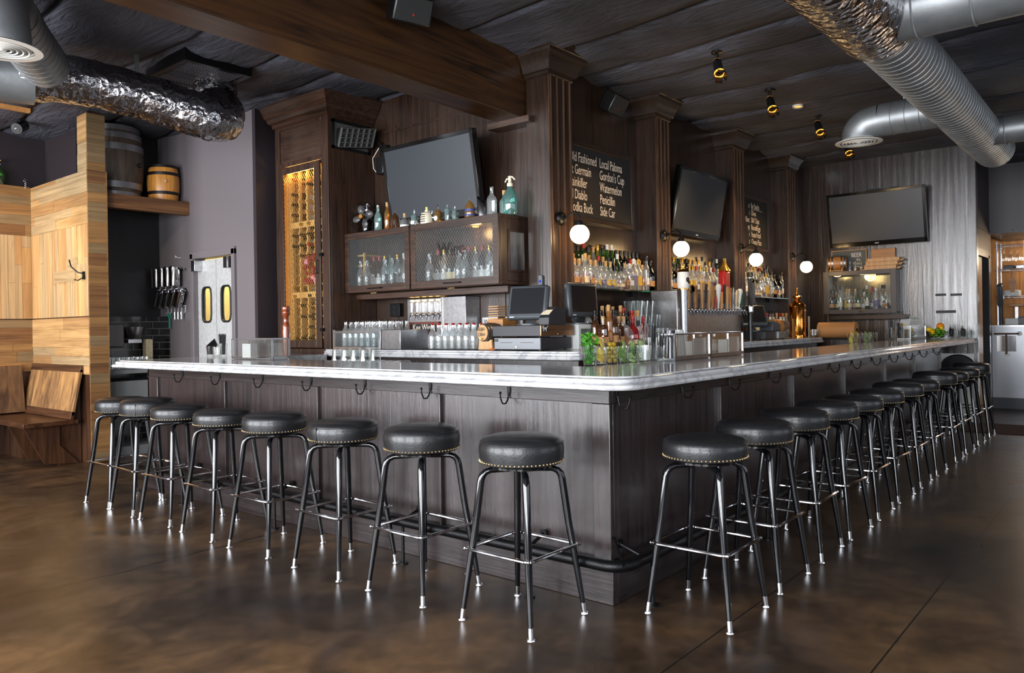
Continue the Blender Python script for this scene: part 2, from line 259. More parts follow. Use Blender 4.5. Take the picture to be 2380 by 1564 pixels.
# ------------------------------------------------------------------ mesh builder
class MB:
    def __init__(s): s.v = []; s.f = []; s.mi = []
    def add(s, vs, fs, mi=0):
        b = len(s.v); s.v += [tuple(v) for v in vs]; s.f += [tuple(b+i for i in f) for f in fs]; s.mi += [mi]*len(fs); return s
    def box(s, x0, y0, z0, x1, y1, z1, mi=0):
        x0, x1 = sorted((x0, x1)); y0, y1 = sorted((y0, y1)); z0, z1 = sorted((z0, z1))
        return s.add([(x0, y0, z0), (x1, y0, z0), (x1, y1, z0), (x0, y1, z0), (x0, y0, z1), (x1, y0, z1), (x1, y1, z1), (x0, y1, z1)],
              [(0, 3, 2, 1), (4, 5, 6, 7), (0, 1, 5, 4), (1, 2, 6, 5), (2, 3, 7, 6), (3, 0, 4, 7)], mi)
    def obox(s, c, ax, ay, az, hx, hy, hz, mi=0):
        c = Vector(c); ax, ay, az = [Vector(a).normalized() for a in (ax, ay, az)]
        vs = [c+ax*hx*i+ay*hy*j+az*hz*k for k in (-1, 1) for i, j in ((-1, -1), (1, -1), (1, 1), (-1, 1))]
        return s.add(vs, [(0, 3, 2, 1), (4, 5, 6, 7), (0, 1, 5, 4), (1, 2, 6, 5), (2, 3, 7, 6), (3, 0, 4, 7)], mi)
    def lathe(s, prof, c=(0, 0, 0), n=24, axis=(0, 0, 1), mi=0, sq=0, open_=False):
        ax = Vector(axis).normalized(); q = Vector((0, 0, 1)).rotation_difference(ax); c = Vector(c); vs = []
        for r, z in prof:
            for i in range(n):
                a = 2*pi*(i+.5)/n; ca, sa = cos(a), sin(a)
                if sq: k = 1/((abs(ca)**sq+abs(sa)**sq)**(1/sq)); ca *= k; sa *= k
                vs.append(c+q@Vector((r*ca, r*sa, z)))
        fs = []
        for j in range(len(prof)-1):
            for i in range(n): fs.append((j*n+i, j*n+(i+1) % n, (j+1)*n+(i+1) % n, (j+1)*n+i))
        if not open_:
            if prof[0][0] > 1e-5: fs.append(tuple(range(n-1, -1, -1)))
            if prof[-1][0] > 1e-5: fs.append(tuple((len(prof)-1)*n+i for i in range(n)))
        return s.add(vs, fs, mi)
    def cyl(s, p0, p1, r0, r1=None, n=14, mi=0):
        p0, p1 = Vector(p0), Vector(p1); d = p1-p0
        return s.lathe([(r0, 0), (r0 if r1 is None else r1, d.length)], p0, n, d, mi)
    def sph(s, c, r, n=12, mi=0, sz=1.0, axis=(0, 0, 1)):
        m = max(4, n//2); return s.lathe([(max(1e-6, r*sin(pi*i/m)), -r*sz*cos(pi*i/m)) for i in range(m+1)], c, n, axis, mi)
    def tube(s, pts, r, n=10, closed=False, mi=0, caps=True):
        pts = [Vector(p) for p in pts]; k = len(pts); rs = r if isinstance(r, (list, tuple)) else [r]*k
        T = []
        for i in range(k):
            a = pts[(i-1) % k] if (closed or i > 0) else pts[i]; b = pts[(i+1) % k] if (closed or i < k-1) else pts[i]
            T.append((b-a).normalized())
        u = T[0].orthogonal().normalized(); vs = []
        for i in range(k):
            if i: u = (u-T[i]*u.dot(T[i])); u = u.normalized() if u.length > 1e-6 else T[i].orthogonal().normalized()
            w = T[i].cross(u)
            for j in range(n): a = 2*pi*j/n; vs.append(pts[i]+(u*cos(a)+w*sin(a))*rs[i])
        fs = []
        for i in range(k if closed else k-1):
            i2 = (i+1) % k
            for j in range(n): fs.append((i*n+j, i*n+(j+1) % n, i2*n+(j+1) % n, i2*n+j))
        if not closed and caps: fs.append(tuple(range(n-1, -1, -1))); fs.append(tuple((k-1)*n+j for j in range(n)))
        return s.add(vs, fs, mi)
    def prism(s, poly, d0, d1, plane='xy', mi=0):
        """polygon extruded along the axis missing from plane"""
        def P(a, b, c): return {'xy': (a, b, c), 'xz': (a, c, b), 'yz': (c, a, b)}[plane]
        n = len(poly); vs = [P(a, b, d0) for a, b in poly]+[P(a, b, d1) for a, b in poly]
        return s.add(vs, [tuple(range(n))[::-1], tuple(range(n, 2*n))]+[(i, (i+1) % n, n+(i+1) % n, n+i) for i in range(n)], mi)
    def build(s, name, mats, parent=None, smooth=True, bevel=0, ang=38, world=True):
        me = bpy.data.meshes.new(name); off = Vector((0, 0, 0))
        if parent is not None and world:
            p = parent
            while p is not None: off += p.location; p = p.parent
        me.from_pydata([tuple(Vector(v)-off) for v in s.v], [], s.f); me.validate(verbose=False)
        mats = mats if isinstance(mats, (list, tuple)) else [mats]
        for m in mats: me.materials.append(M[m] if isinstance(m, str) else m)
        if len(me.polygons) == len(s.mi): me.polygons.foreach_set('material_index', s.mi)
        import bmesh
        bm = bmesh.new(); bm.from_mesh(me); bmesh.ops.recalc_face_normals(bm, faces=bm.faces); bm.to_mesh(me); bm.free()
        if smooth: me.polygons.foreach_set('use_smooth', [True]*len(me.polygons)); me.set_sharp_from_angle(angle=radians(ang))
        o = bpy.data.objects.new(name, me); COL.objects.link(o)
        if parent is not None: o.parent = parent
        if bevel:
            b = o.modifiers.new('bevel', 'BEVEL'); b.width = bevel; b.segments = 2; b.limit_method = 'ANGLE'; b.angle_limit = radians(40)
        return o
def tag(o, label=None, cat=None, group=None, kind=None):
    if label: o['label'] = label
    if cat: o['category'] = cat
    if group: o['group'] = group
    if kind: o['kind'] = kind
    return o
def thing(name, loc, label, cat, group=None):
    o = bpy.data.objects.new(name, None); COL.objects.link(o); o.location = loc; o.empty_display_size = .1
    return tag(o, label, cat, group)
def struct(o): o['kind'] = 'structure'; return o
def copy_tree(o, parent=None):
    c = o.copy(); COL.objects.link(c); c.parent = parent
    for ch in list(o.children): copy_tree(ch, c)
    return c
def text(s, loc, size, matn, parent, rot, sx=1.0, align='LEFT', name='lettering', ext=.0008):
    cu = bpy.data.curves.new(name, 'FONT'); cu.body = s; cu.size = size; cu.extrude = ext; cu.align_x = align; cu.resolution_u = 3
    tmp = bpy.data.objects.new('t', cu); COL.objects.link(tmp); bpy.context.view_layer.update()
    me = bpy.data.meshes.new_from_object(tmp.evaluated_get(bpy.context.evaluated_depsgraph_get())); bpy.data.objects.remove(tmp); bpy.data.curves.remove(cu)
    me.name = name; me.materials.clear(); me.materials.append(M[matn]); o = bpy.data.objects.new(name, me); COL.objects.link(o)
    o.rotation_euler = rot; o.scale = (sx, 1, 1)
    off = Vector((0, 0, 0)); p = parent
    while p is not None: off += p.location; p = p.parent
    o.location = Vector(loc)-off; o.parent = parent; return o
RX = (radians(90), 0, radians(-90))      # lettering on a face that looks toward -X (reads along -Y)
RY = (radians(90), 0, 0)                 # lettering on a face that looks toward -Y (reads along +X)
ORD = ['first', 'second', 'third', 'fourth', 'fifth', 'sixth', 'seventh', 'eighth', 'ninth', 'tenth', 'eleventh', 'twelfth', 'thirteenth', 'fourteenth', 'fifteenth',
       'sixteenth', 'seventeenth', 'eighteenth', 'nineteenth', 'twentieth', 'twenty-first', 'twenty-second', 'twenty-third', 'twenty-fourth']
# ================================================================== ROOM SHELL
MB().add([(-6.4, -5.9, 0), (12, -5.9, 0), (12, 8.2, 0), (-6.4, 8.2, 0)], [(0, 1, 2, 3)]).build('floor', 'floor')['kind'] = 'structure'
seams = [-5.2, -4.1, -3.0, -1.9, -1.0, -.07, .62, 1.24, 2.05, 2.75, 3.2, 4.05, 5.0, 6.1, 6.9, 7.7, 8.6, 9.6]
ycross = [-4.2, -2.6, -.2, 1.25, 3.4, 5.1, 6.6]
def ceiling():
    xs = set(); x = -6.4
    while x < 12: xs.add(round(x, 3)); x += .11
    for s in seams:
        for d in (-.05, -.025, -.01, .01, .025, .05): xs.add(round(s+d, 3))
    ys = set(); y = -5.9
    while y < 8.2: ys.add(round(y, 3)); y += .13
    for s in ycross:
        for d in (-.03, 0, .03): ys.add(round(s+d, 3))
    xs = sorted(xs); ys = sorted(ys); vs = []
    for yi in ys:
        for xi in xs:
            xw = xi+.05*sin(yi*1.3+xi)+.02*sin(yi*4.1)
            d = min(abs(xw-s) for s in seams); j = sum(s < xw for s in seams)
            cy = [c+.3*sin(j*2.3) for c in ycross if (ycross.index(c)+j) % 3 == 0] or [99]
            d2 = min(abs(yi-c) for c in cy)
            z = 3.6-.03*min(1, d/.3)**.5+.05*max(0, 1-d/.03)-.012*min(1, d2/.2)+.025*max(0, 1-d2/.04)
            z += .012*sin(xi*7+yi*2.3+j)*sin(yi*3.1-j)+.008*sin(xi*17+yi*5)
            vs.append((xi, yi, z))
    nx = len(xs); fs = [(j*nx+i, (j+1)*nx+i, (j+1)*nx+i+1, j*nx+i+1) for j in range(len(ys)-1) for i in range(nx-1)]
    MB().add(vs, fs).build('ceiling', 'ceiling', ang=70)['kind'] = 'structure'
    b = MB().box(-6.4, -5.9, 3.75, 12, 8.2, 3.8); b.build('ceiling_deck', 'blackwall')['kind'] = 'structure'
ceiling()
# street wall behind the camera with four windows; side wall with three
m = MB(); m.box(-6.4, -5.9, 0, -6.15, 8.2, .6); m.box(-6.4, -5.9, 2.9, -6.15, 8.2, 3.75)
edges = [-5.9, -4.8, -2.4, -1.5, .9, 1.85, 4.25, 5.1, 7.5, 8.2]
for a, b in zip(edges[::2], edges[1::2]): m.box(-6.4, a, .6, -6.15, b, 2.9)
struct(m.build('wall_street', 'darkwall'))
m = MB(); m.box(-6.15, -5.9, 0, 12, -5.7, .9); m.box(-6.15, -5.9, 2.9, 12, -5.7, 3.75)
ed = [-6.15, -4.35, -1.65, -.15, 2.55, 4.05, 6.75, 12]
for a, b in zip(ed[::2], ed[1::2]): m.box(a, -5.9, .9, b, -5.7, 2.9)
struct(m.build('wall_side', 'darkwall'))
for i, y in enumerate((-3.6, -.3, 3.05, 6.3)):
    w = struct(MB().box(-6.3, y-1.2, .6, -6.29, y+1.2, 2.9).build('window_%d' % (i+1), 'pane'))
    f = MB()
    for yy in (y-1.19, y-.4, y+.4, y+1.19): f.box(-6.2, yy-.02, .6, -5.98, yy+.02, 2.9)
    for zz in (.6, 2.05, 2.88): f.box(-6.2, y-1.2, zz, -5.98, y+1.2, zz+.03)
    f.build('window_frame', 'blackwall', w)
for i, x in enumerate((-3.0, 1.2, 5.4)):
    struct(MB().box(x-1.35, -5.86, .9, x+1.35, -5.85, 2.9).build('window_%d' % (i+5), 'pane'))
struct(MB().box(11.6, -5.9, 0, 11.8, 2.3, 3.75).build('wall_kitchen', wood('kitchen_pine_boards', (120, 78, 40), (196, 140, 78), 'z', .5, .2, 8)))
# left-hand walls
struct(MB().box(-6.4, 7.92, 0, .45, 8.1, 3.75).build('wall_booth', 'darkwall'))
struct(MB().box(1.3, 5.05, 0, 1.42, 5.44, 3.75).box(1.3, 6.23, 0, 1.42, 7.07, 3.75).box(1.3, 5.44, 2.12, 1.42, 6.23, 3.75).build('wall_kitchen_door', 'greywall'))
struct(MB().box(1.302, 5.0, 0, 2.2, 5.05, 3.75).build('wall_return', 'darkwall'))  # end face of the grey wall; its shade is put in as dark paint
struct(MB().box(.4, 7.06, 0, 3.2, 8.1, 3.75).build('wall_alcove', 'darkwall'))
struct(MB().box(.4, 7.045, 0, 1.3, 7.06, 3.75).build('wall_alcove_front', 'blackwall'))
struct(MB().box(1.44, 7.0, 0, 3.0, 7.045, 3.75).build('wall_kitchen_side', mat('cream_kitchen_side', (226, 206, 140), .6)))
m = MB().box(.38, 7.035, 0, 1.3, 7.045, 1.5).box(1.285, 6.82, 0, 1.3, 7.035, 1.5); t = m.build('wall_alcove_tiles', 'tile'); struct(t)
# kitchen seen through the door panes
struct(MB().box(3.0, 5.05, 0, 3.1, 7.05, 3.75).build('wall_kitchen_beyond', mat('cream_kitchen_wall', (222, 200, 130), .6)))
point('kitchen_ceiling_lamp', (2.1, 6.3, 2.7), 60, (1, .86, .55), .12)
# door surround + two leaves
m = MB(); m.box(1.27, 5.38, 0, 1.3, 5.44, 2.18); m.box(1.27, 6.23, 0, 1.3, 6.29, 2.18); m.box(1.27, 5.38, 2.12, 1.3, 6.29, 2.2)
struct(m.build('trim_door_1', 'greywall', bevel=.004))
def door_leaf(y0, y1, nm):
    yc = (y0+y1)/2; hw, z0, z1 = .095, 1.42, 1.8
    n = 28; inner = []
    for i in range(n):
        a = 2*pi*(i+.5)/n; ca, sa = cos(a), sin(a); k = 1/((abs(ca)**5+abs(sa)**5)**.2); inner.append((yc+hw*ca*k, (z0+z1)/2+(z1-z0)/2*sa*k))
    m = MB(); per = []
    for a, b in inner:
        dy, dz = a-yc, b-1.05; 
        t = min(((y1-yc)/abs(dy) if abs(dy) > 1e-6 else 9e9), ((2.1-1.05)/abs(dz) if abs(dz) > 1e-6 else 9e9))
        per.append((yc+dy*t, max(.01, min(2.1, 1.05+dz*t))))
    # outer rectangle sampled by angle from window centre
    wc = (z0+z1)/2; outer = []
    for a, b in inner:
        dy, dz = a-yc, b-wc
        ty = ((y1-yc) if dy > 0 else (y0-yc))/dy; tz = ((2.1-wc) if dz > 0 else (.01-wc))/dz; t = min(ty, tz); outer.append((yc+dy*t, wc+dz*t))
    # insert rectangle corners exactly: snap nearest
    for cy_, cz_ in ((y0, .01), (y1, .01), (y0, 2.1), (y1, 2.1)):
        j = min(range(n), key=lambda i: (outer[i][0]-cy_)**2+(outer[i][1]-cz_)**2); outer[j] = (cy_, cz_)
    for x in (1.33, 1.36):
        vs = [(x, a, b) for a, b in inner]+[(x, a, b) for a, b in outer]
        m.add(vs, [(i, (i+1) % n, n+(i+1) % n, n+i) for i in range(n)])
    m.add([(1.33, y0, .01), (1.36, y0, .01), (1.36, y0, 2.1), (1.33, y0, 2.1)], [(0, 1, 2, 3)]).add([(1.33, y1, .01), (1.36, y1, .01), (1.36, y1, 2.1), (1.33, y1, 2.1)], [(0, 1, 2, 3)])
    d = struct(m.build(nm, 'doorsteel', smooth=False))
    MB().tube([(1.328, a, b) for a, b in inner], .012, 8, True).build('window_gasket', 'rubber', d)
    MB().add([(1.345, a, b) for a, b in inner], [tuple(range(n))]).build('window_pane', 'pane', d)
    return d
d1 = door_leaf(5.45, 5.835, 'door_1'); d2 = door_leaf(5.845, 6.225, 'door_2')
MB().box(1.24, 6.13, 1.98, 1.33, 6.21, 2.1).build('hinge_bracket', 'steel', d2, bevel=.004)
MB().box(1.24, 5.46, 1.98, 1.33, 5.54, 2.1).build('hinge_bracket', 'steel', d1, bevel=.004)
# wall of the back bar: X=2.05 plane and Y=2.02 plane
struct(MB().box(2.05, 2.02, 0, 2.15, 5.0, 3.75).build('wall_back_bar', 'oak'))
struct(MB().box(2.15, 2.02, 0, 8.3, 2.12, 3.75).build('wall_bottle_bays', 'oak'))
m = MB()
for y in (2.35, 3.72): m.box(2.04, y, 1.1, 2.05, y+.09, 3.3)
m.box(2.035, 2.08, 3.25, 2.05, 5.0, 3.27)
struct(m.build('trim_back_wall', 'oak', bevel=.002))
struct(MB().box(8.3, -.237, 0, 8.4, 2.12, 3.75).build('wall_right', 'ply'))
m = MB(); m.box(8.285, -.245, .9, 8.41, -.237, 3.62); m.box(8.29, .85, 2.3, 8.3, .86, 3.6)
struct(m.build('trim_right_edge', 'oak'))
struct(MB().box(8.27, -.2, 0, 8.3, .6, .88).build('trim_right_base', 'white'))
# passage beyond the right wall
m = MB(); m.box(8.4, -.12, 0, 9.04, -.02, 2.58); m.box(10.02, -.12, 0, 10.3, -.02, 2.58); m.box(9.04, -.12, 2.24, 10.02, -.02, 2.58)
struct(m.build('wall_passage', mat('brown_passage_paint', (88, 70, 58), .5)))
struct(MB().box(8.4, -.13, 2.58, 10.12, -.02, 3.75).build('wall_passage_upper', 'darkwall'))
struct(MB().box(9.06, -.09, 0, 9.7, -.05, 2.2).build('door_3', mat('tan_paint', (190, 146, 96), .45)))
m = MB(); m.box(9.02, -.135, 2.2, 10.06, -.12, 2.3); m.box(9.98, -.135, 0, 10.06, -.0, 2.24); m.box(9.02, -.135, 0, 9.06, -.0, 2.24)
struct(m.build('trim_door_3', 'blackiron'))
s = struct(MB().box(10.12, -3.0, 2.56, 11.6, -.12, 3.75).build('ceiling_soffit', mat('grey_soffit_paint', (84, 80, 82), .4)))
m = MB()
for y in (-.14, -.42, -.7, -1.0): m.sph((10.115, y, 2.6), .008, 6)
m.build('soffit_screw', 'steel', s)
struct(MB().box(10.3, -3, 0, 10.32, -.1, .16).build('baseboard_kitchen', mat('slate_base_tile', (60, 64, 70), .35)))
# ------------------------------------------------------------------ reclaimed plank partition
def planks_yz(m, x, y0, y1, z0, z1, vert, rr, dirn=-1, th=.014):
    """boards on a face that looks toward -X"""
    if not vert:
        z = z0
        while z < z1-.01:
            h = min(rr.choice((.07, .09, .11, .12)), z1-z); y = y0-rr.random()*.5
            while y < y1:
                l = rr.uniform(.5, 1.3); a, b = max(y, y0), min(y+l, y1)
                if b-a > .02: m.box(x-th-rr.random()*.004, a+.001, z+.001, x, b-.001, z+h-.001, rr.choice((0, 1, 2, 0, 2)))
                y += l
            z += h
    else:
        y = y0
        while y < y1-.01:
            w = min(rr.choice((.06, .08, .1)), y1-y); z = z0
            while z < z1-.01:
                h = rr.choice((.35, .6, z1-z0, z1-z0)); b = min(z+h, z1)
                if b-z < .12 : b = z1
                m.box(x-th-rr.random()*.004, y+.001, z+.001, x, y+w-.001, b-.001, rr.choice((3, 4, 5, 3, 5))); z = b
            y += w
def planks_xz(m, y, x0, x1, z0, z1, vert, rr, th=.014, hs=(.07, .09, .11, .12), one=False):
    if not vert:
        z = z0
        while z < z1-.01:
            h = min(rr.choice(hs), z1-z); x = x0-rr.random()*.5
            if one: m.box(x0, y-th, z+.001, x1, y, z+h-.001, rr.choice((0, 1, 2)))
            else:
                while x < x1:
                    l = rr.uniform(.5, 1.3); a, b = max(x, x0), min(x+l, x1)
                    if b-a > .02: m.box(a+.001, y-th-rr.random()*.004, z+.001, b-.001, y, z+h-.001, rr.choice((0, 1, 2)))
                    x += l
            z += h
    else:
        x = x0
        while x < x1-.01:
            w = min(rr.choice((.07, .09, .12)), x1-x); z = z0
            while z < z1-.01:
                b = min(z+rr.choice((.4, .6, z1-z0)), z1)
                if b-z < .15: b = z1
                m.box(x+.001, y-th-rr.random()*.004, z+.001, x+w-.001, y, b-.001, rr.choice((3, 4, 5))); z = b
            x += w
rr = random.Random(3)
part = thing('plank_partition', (.29, 7.0, 0), 'reclaimed pale wood partition wall with patchwork boards and tall corner post behind the bench', 'partition')
m = MB(); m.box(.2, 6.25, 0, .36, 7.92, 2.95); m.box(.2, 6.25, 2.95, .33, 6.47, 3.55); m.build('core', 'benchdark_z', part, smooth=False)
m = MB(); planks_yz(m, .2, 6.25, 7.77, .9, 1.49, False, rr); planks_yz(m, .2, 6.25, 7.77, 1.49, 2.42, True, rr); planks_yz(m, .2, 6.25, 7.77, 2.42, 2.96, False, rr)
m.box(.18, 6.5, 2.0, .186, 6.75, 2.1, 2); m.box(.178, 6.55, 1.86, .186, 7.1, 1.98, 2); m.box(.18, 6.3, 1.9, .186, 6.5, 2.02, 5)
m.build('patchwork_boards', PLK, part, smooth=False)
m = MB(); planks_yz(m, .2, 6.25, 6.47, 2.96, 3.53, False, rr); m.build('post_boards', PLK, part, smooth=False)
m = MB(); planks_xz(m, 6.25, .186, .36, .02, 3.53, False, rr, one=True, hs=(.09, .1, .12)); m.build('end_boards', PLX, part, smooth=False)
MB().box(.36, 6.236, 0, .375, 6.27, 2.96).build('edge_strip', PLX[0], part)
h = thing('coat_hook', (.18, 6.33, 1.9), 'black double coat hook screwed to pale patchwork partition', 'hook')
MB().box(.165, 6.31, 1.86, .18, 6.35, 1.94).build('back_plate', 'blackiron', h)
MB().tube([(.165, 6.33, 1.92), (.13, 6.36, 1.93), (.09, 6.42, 1.99), (.085, 6.45, 2.06)], .007, 8).tube([(.165, 6.33, 1.88), (.13, 6.36, 1.85), (.11, 6.4, 1.86)], .006, 8).build('prong', 'blackiron', h)
bw = thing('plank_wall', (-3, 7.85, 0), 'low reclaimed board wall behind the left booth under the dark painted wall', 'wall panel')
m = MB(); m.box(-6.2, 7.775, 0, .2, 7.92, 2.96); m.build('core', 'benchdark_z', bw, smooth=False)
PW = PLX+[PLK[3], PLK[4], PLK[5]]
m = MB(); planks_xz(m, 7.775, -2.0, .183, .9, 1.49, False, rr); planks_xz(m, 7.775, -2.0, .183, 1.49, 2.42, True, rr); planks_xz(m, 7.775, -2.0, .183, 2.42, 2.97, False, rr)
m.build('boards', PW, bw, smooth=False)
# ------------------------------------------------------------------ pilasters (trim_1..4) and beam
for i, (xa, xb) in enumerate(((1.97, 2.285), (3.73, 4.0), (5.56, 5.86), (7.28, 7.58))):
    yf = 1.8; yb = 2.03
    t = struct(MB().box(xa, yf, 0, xb, yb, 3.6).build('trim_%d' % (i+1), 'oak', bevel=.004))
    m = MB(); w = xb-xa-.05
    for k in range(4): x = xa+.028+k*w/3; m.box(x-.004, yf-.014, 1.15, x+.004, yf, 3.4)
    m.box(xa, yf-.006, 1.15, xa+.03, yf, 3.4); m.box(xb-.012, yf-.008, 1.15, xb, yf, 3.4)
    m.build('flute_bead', wood('flute_edge_%d' % i, (50, 36, 28), (104, 78, 60), 'z', .25, .1, 20), t)
    m = MB(); prof = [(.0, 3.36), (.018, 3.37), (.018, 3.395), (.035, 3.40), (.045, 3.42), (.05, 3.45), (.075, 3.50), (.1, 3.53), (.105, 3.555), (.115, 3.56), (.115, 3.585), (.15, 3.59), (.15, 3.64)]
    vs = []
    for o, z in prof: vs += [(xa-o, yb, z), (xa-o, yf-o, z), (xb+o, yf-o, z), (xb+o, yb, z)]
    fs = []
    for j in range(len(prof)-1):
        for k in range(3): fs.append((j*4+k, j*4+k+1, j*4+4+k+1, j*4+4+k))
    fs.append((0, 3, 2, 1)); m.add(vs, fs); m.build('capital', 'oak_x', t, ang=25)
m = MB(); m.box(-6.15, 1.98, 3.05, 2.0, 2.24, 3.62); bmo = struct(m.build('ceiling_beam', 'beam', bevel=.006))
bmo.rotation_euler = (0, 0, radians(1.2)); bmo.location = (.04, .02, 0)
MB().box(1.9, 1.95, 3.0, 2.05, 2.4, 3.05).build('beam_corbel', 'oak_y', None)['kind'] = 'structure'
# ================================================================== BAR
def outline(o, hi=False):
    """L counter outline offset outward by o, consistent point count"""
    r = .075+o*.2; a = -o; c = 4.5+o; pts = [(1.36, c)]
    for k in range(5): t = pi/2*k/4; pts.append((a+.03-.03*sin(t), c-.03+.03*cos(t)))
    for k in range(9): t = pi/2*k/8; pts.append((a+r-r*cos(t), a+r-r*sin(t)))
    pts += [(8.16+.04*(o-.2)/.05, -o), (8.285, -o+.12), (8.285, .43), (.48, .43), (.48, 3.96), (1.36, 3.96)]
    return pts
ct = MB(); prof = [(.2, 1.026), (.235, 1.024), (.247, 1.029), (.252, 1.038), (.247, 1.049), (.236, 1.0545), (.224, 1.0548), (.228, 1.058), (.231, 1.064), (.226, 1.074), (.214, 1.0782), (.204, 1.0785), (.2, 1.085)]
rings = [[(x, y, z) for x, y in outline(o)] for o, z in prof]; n = len(rings[0]); vs = [p for r_ in rings for p in r_]
fs = [(j*n+i, j*n+(i+1) % n, (j+1)*n+(i+1) % n, (j+1)*n+i) for j in range(len(prof)-1) for i in range(n)]
fs += [tuple(range(n)), tuple((len(prof)-1)*n+i for i in range(n))[::-1]]
ct.add(vs, fs); cto = ct.build('marble_countertop', 'marble', ang=30)
tag(cto, 'L-shaped white marble bar top with double bullnose edge on the dark wood bar', 'countertop')
bar = thing('bar_counter', (0, 0, 0), 'dark stained wood L-shaped bar front with panels, battens and plinth under the marble top', 'bar')
m = MB(); m.box(.03, .03, 0, .42, 4.6, 1.024); m.box(.42, 4.0, 0, 1.35, 4.6, 1.024); m.box(.42, .03, 0, 7.33, .4, 1.024); m.build('carcass', 'barwood', bar)
m = MB(); m.box(.018, .1, .2, .03, 4.45, .94); m.build('front_panel', 'barwood', bar)
m = MB(); m.box(.09, .018, .2, 7.33, .03, .94); m.build('front_panel', 'barwood', bar)
m = MB(); m.box(0, 0, .94, .03, 4.62, 1.024); m.build('top_rail', 'barwood_y', bar, bevel=.003)
m = MB(); m.box(.03, 0, .94, 7.33, .03, 1.024); m.build('top_rail', 'barwood_x', bar, bevel=.003)
for (a, b, c_, d_) in ((0, 0, .03, .1), (0, 4.45, .03, 4.62)): MB().box(a, b, .2, c_, d_, .94).build('corner_stile', 'barwood', bar, bevel=.003)
MB().box(.03, 0, .2, .09, .03, .94).build('corner_stile', 'barwood', bar, bevel=.003)
for y in (1.125, 2.254, 3.393): MB().box(-.006, y-.008, .2, .02, y+.008, .94).build('batten', 'barwood', bar, bevel=.002)
bt = mat('lit_batten_edge', (96, 92, 94), .35)  # unused; pale grey puts the light caught by batten sides into colour
MB().box(7.33, .0, 0, 7.35, .42, 1.024).build('end_panel', 'barwood', bar)
for x in (1.216, 2.419, 3.608, 4.873, 6.042, 7.314): MB().box(x-.009, -.004, .2, x+.009, .02, .94).build('batten', 'barwood', bar, bevel=.002)
m = MB(); m.box(-.02, -.02, 0, .03, 4.62, .2); m.build('plinth', 'barwood_y', bar, bevel=.003)
m = MB(); m.box(.03, -.02, 0, 7.33, .03, .2); m.build('plinth', 'barwood_x', bar, bevel=.003)
MB().box(0, 4.6, 0, 1.35, 4.62, 1.024).build('end_panel', 'barwood', bar)
# foot rail
rail = bar
R0 = -.14; pts = [(R0, 4.45, .225), (R0, R0+.14, .225)]+[(R0+.1-.1*cos(t), R0+.1-.1*sin(t), .225) for t in [pi/2*k/8 for k in range(9)]]+[(R0+.14, R0, .225), (7.25, R0, .225)]
MB().tube(pts, .027, 14).build('foot_rail', 'blackiron', rail)
for y in (.37, 1.27, 2.52, 3.75):
    MB().cyl((R0-.02, y, 0), (R0-.02, y, .2), .009).cyl((R0-.02, y, 0), (R0-.02, y, .008), .028).build('floor_post', 'blackiron', rail)
    MB().tube([(R0, y+.03, .225), (-.001, y+.03, .27)], .009, 8).cyl((-.008, y+.03, .27), (0, y+.03, .27), .022).build('wall_bracket', 'blackiron', rail)
for x in (.1, 1.5, 2.9, 4.3, 5.7, 6.9):
    MB().cyl((x, R0-.02, 0), (x, R0-.02, .2), .009).cyl((x, R0-.02, 0), (x, R0-.02, .008), .028).build('floor_post', 'blackiron', rail)
    MB().tube([(x-.03, R0, .225), (x-.03, -.001, .27)], .009, 8).cyl((x-.03, -.008, .27), (x-.03, 0, .27), .022).build('wall_bracket', 'blackiron', rail)
MB().tube([(R0+.02, R0, .235), (.02, -.0, .31)], .006, 6).build('wall_bracket', 'blackiron', rail)
# purse hooks
def make_hook():
    h = thing('purse_hook', (0, 0, 0), '', 'hook')
    MB().box(-.006, -.011, .0, 0, .011, .07).build('back_plate', 'blackiron', h, bevel=.002)
    pts = [(-.004, 0, .01), (-.012, 0, -.03), (-.03, 0, -.05), (-.055, 0, -.048), (-.07, 0, -.02), (-.072, 0, .005)]
    MB().tube(pts, [.005, .0045, .0042, .0042, .004, .004], 8).sph((-.072, 0, .009), .0075, 8).build('prong', 'blackiron', h)
    return h
hp = make_hook(); first = True
hl = [4.02, 3.46, 2.885, 2.316, 1.768, 1.195, .612]; hr = [.069, .719, 1.325, 1.975, 2.57, 3.219, 3.8, 4.4, 5.012, 5.6, 6.25, 6.93]
for i, y in enumerate(hl):
    o = hp if first else copy_tree(hp); first = False; o.location = (0, y, .965)
    tag(o, f'{ORD[i]} black purse hook from the far left end on the left bar face', 'hook', 'purse hooks under the bar top')
for i, x in enumerate(hr):
    o = copy_tree(hp); o.location = (x, 0, .965); o.rotation_euler = (0, 0, pi/2)
    tag(o, f'{ORD[i]} black purse hook from the corner on the right bar face', 'hook', 'purse hooks under the bar top')
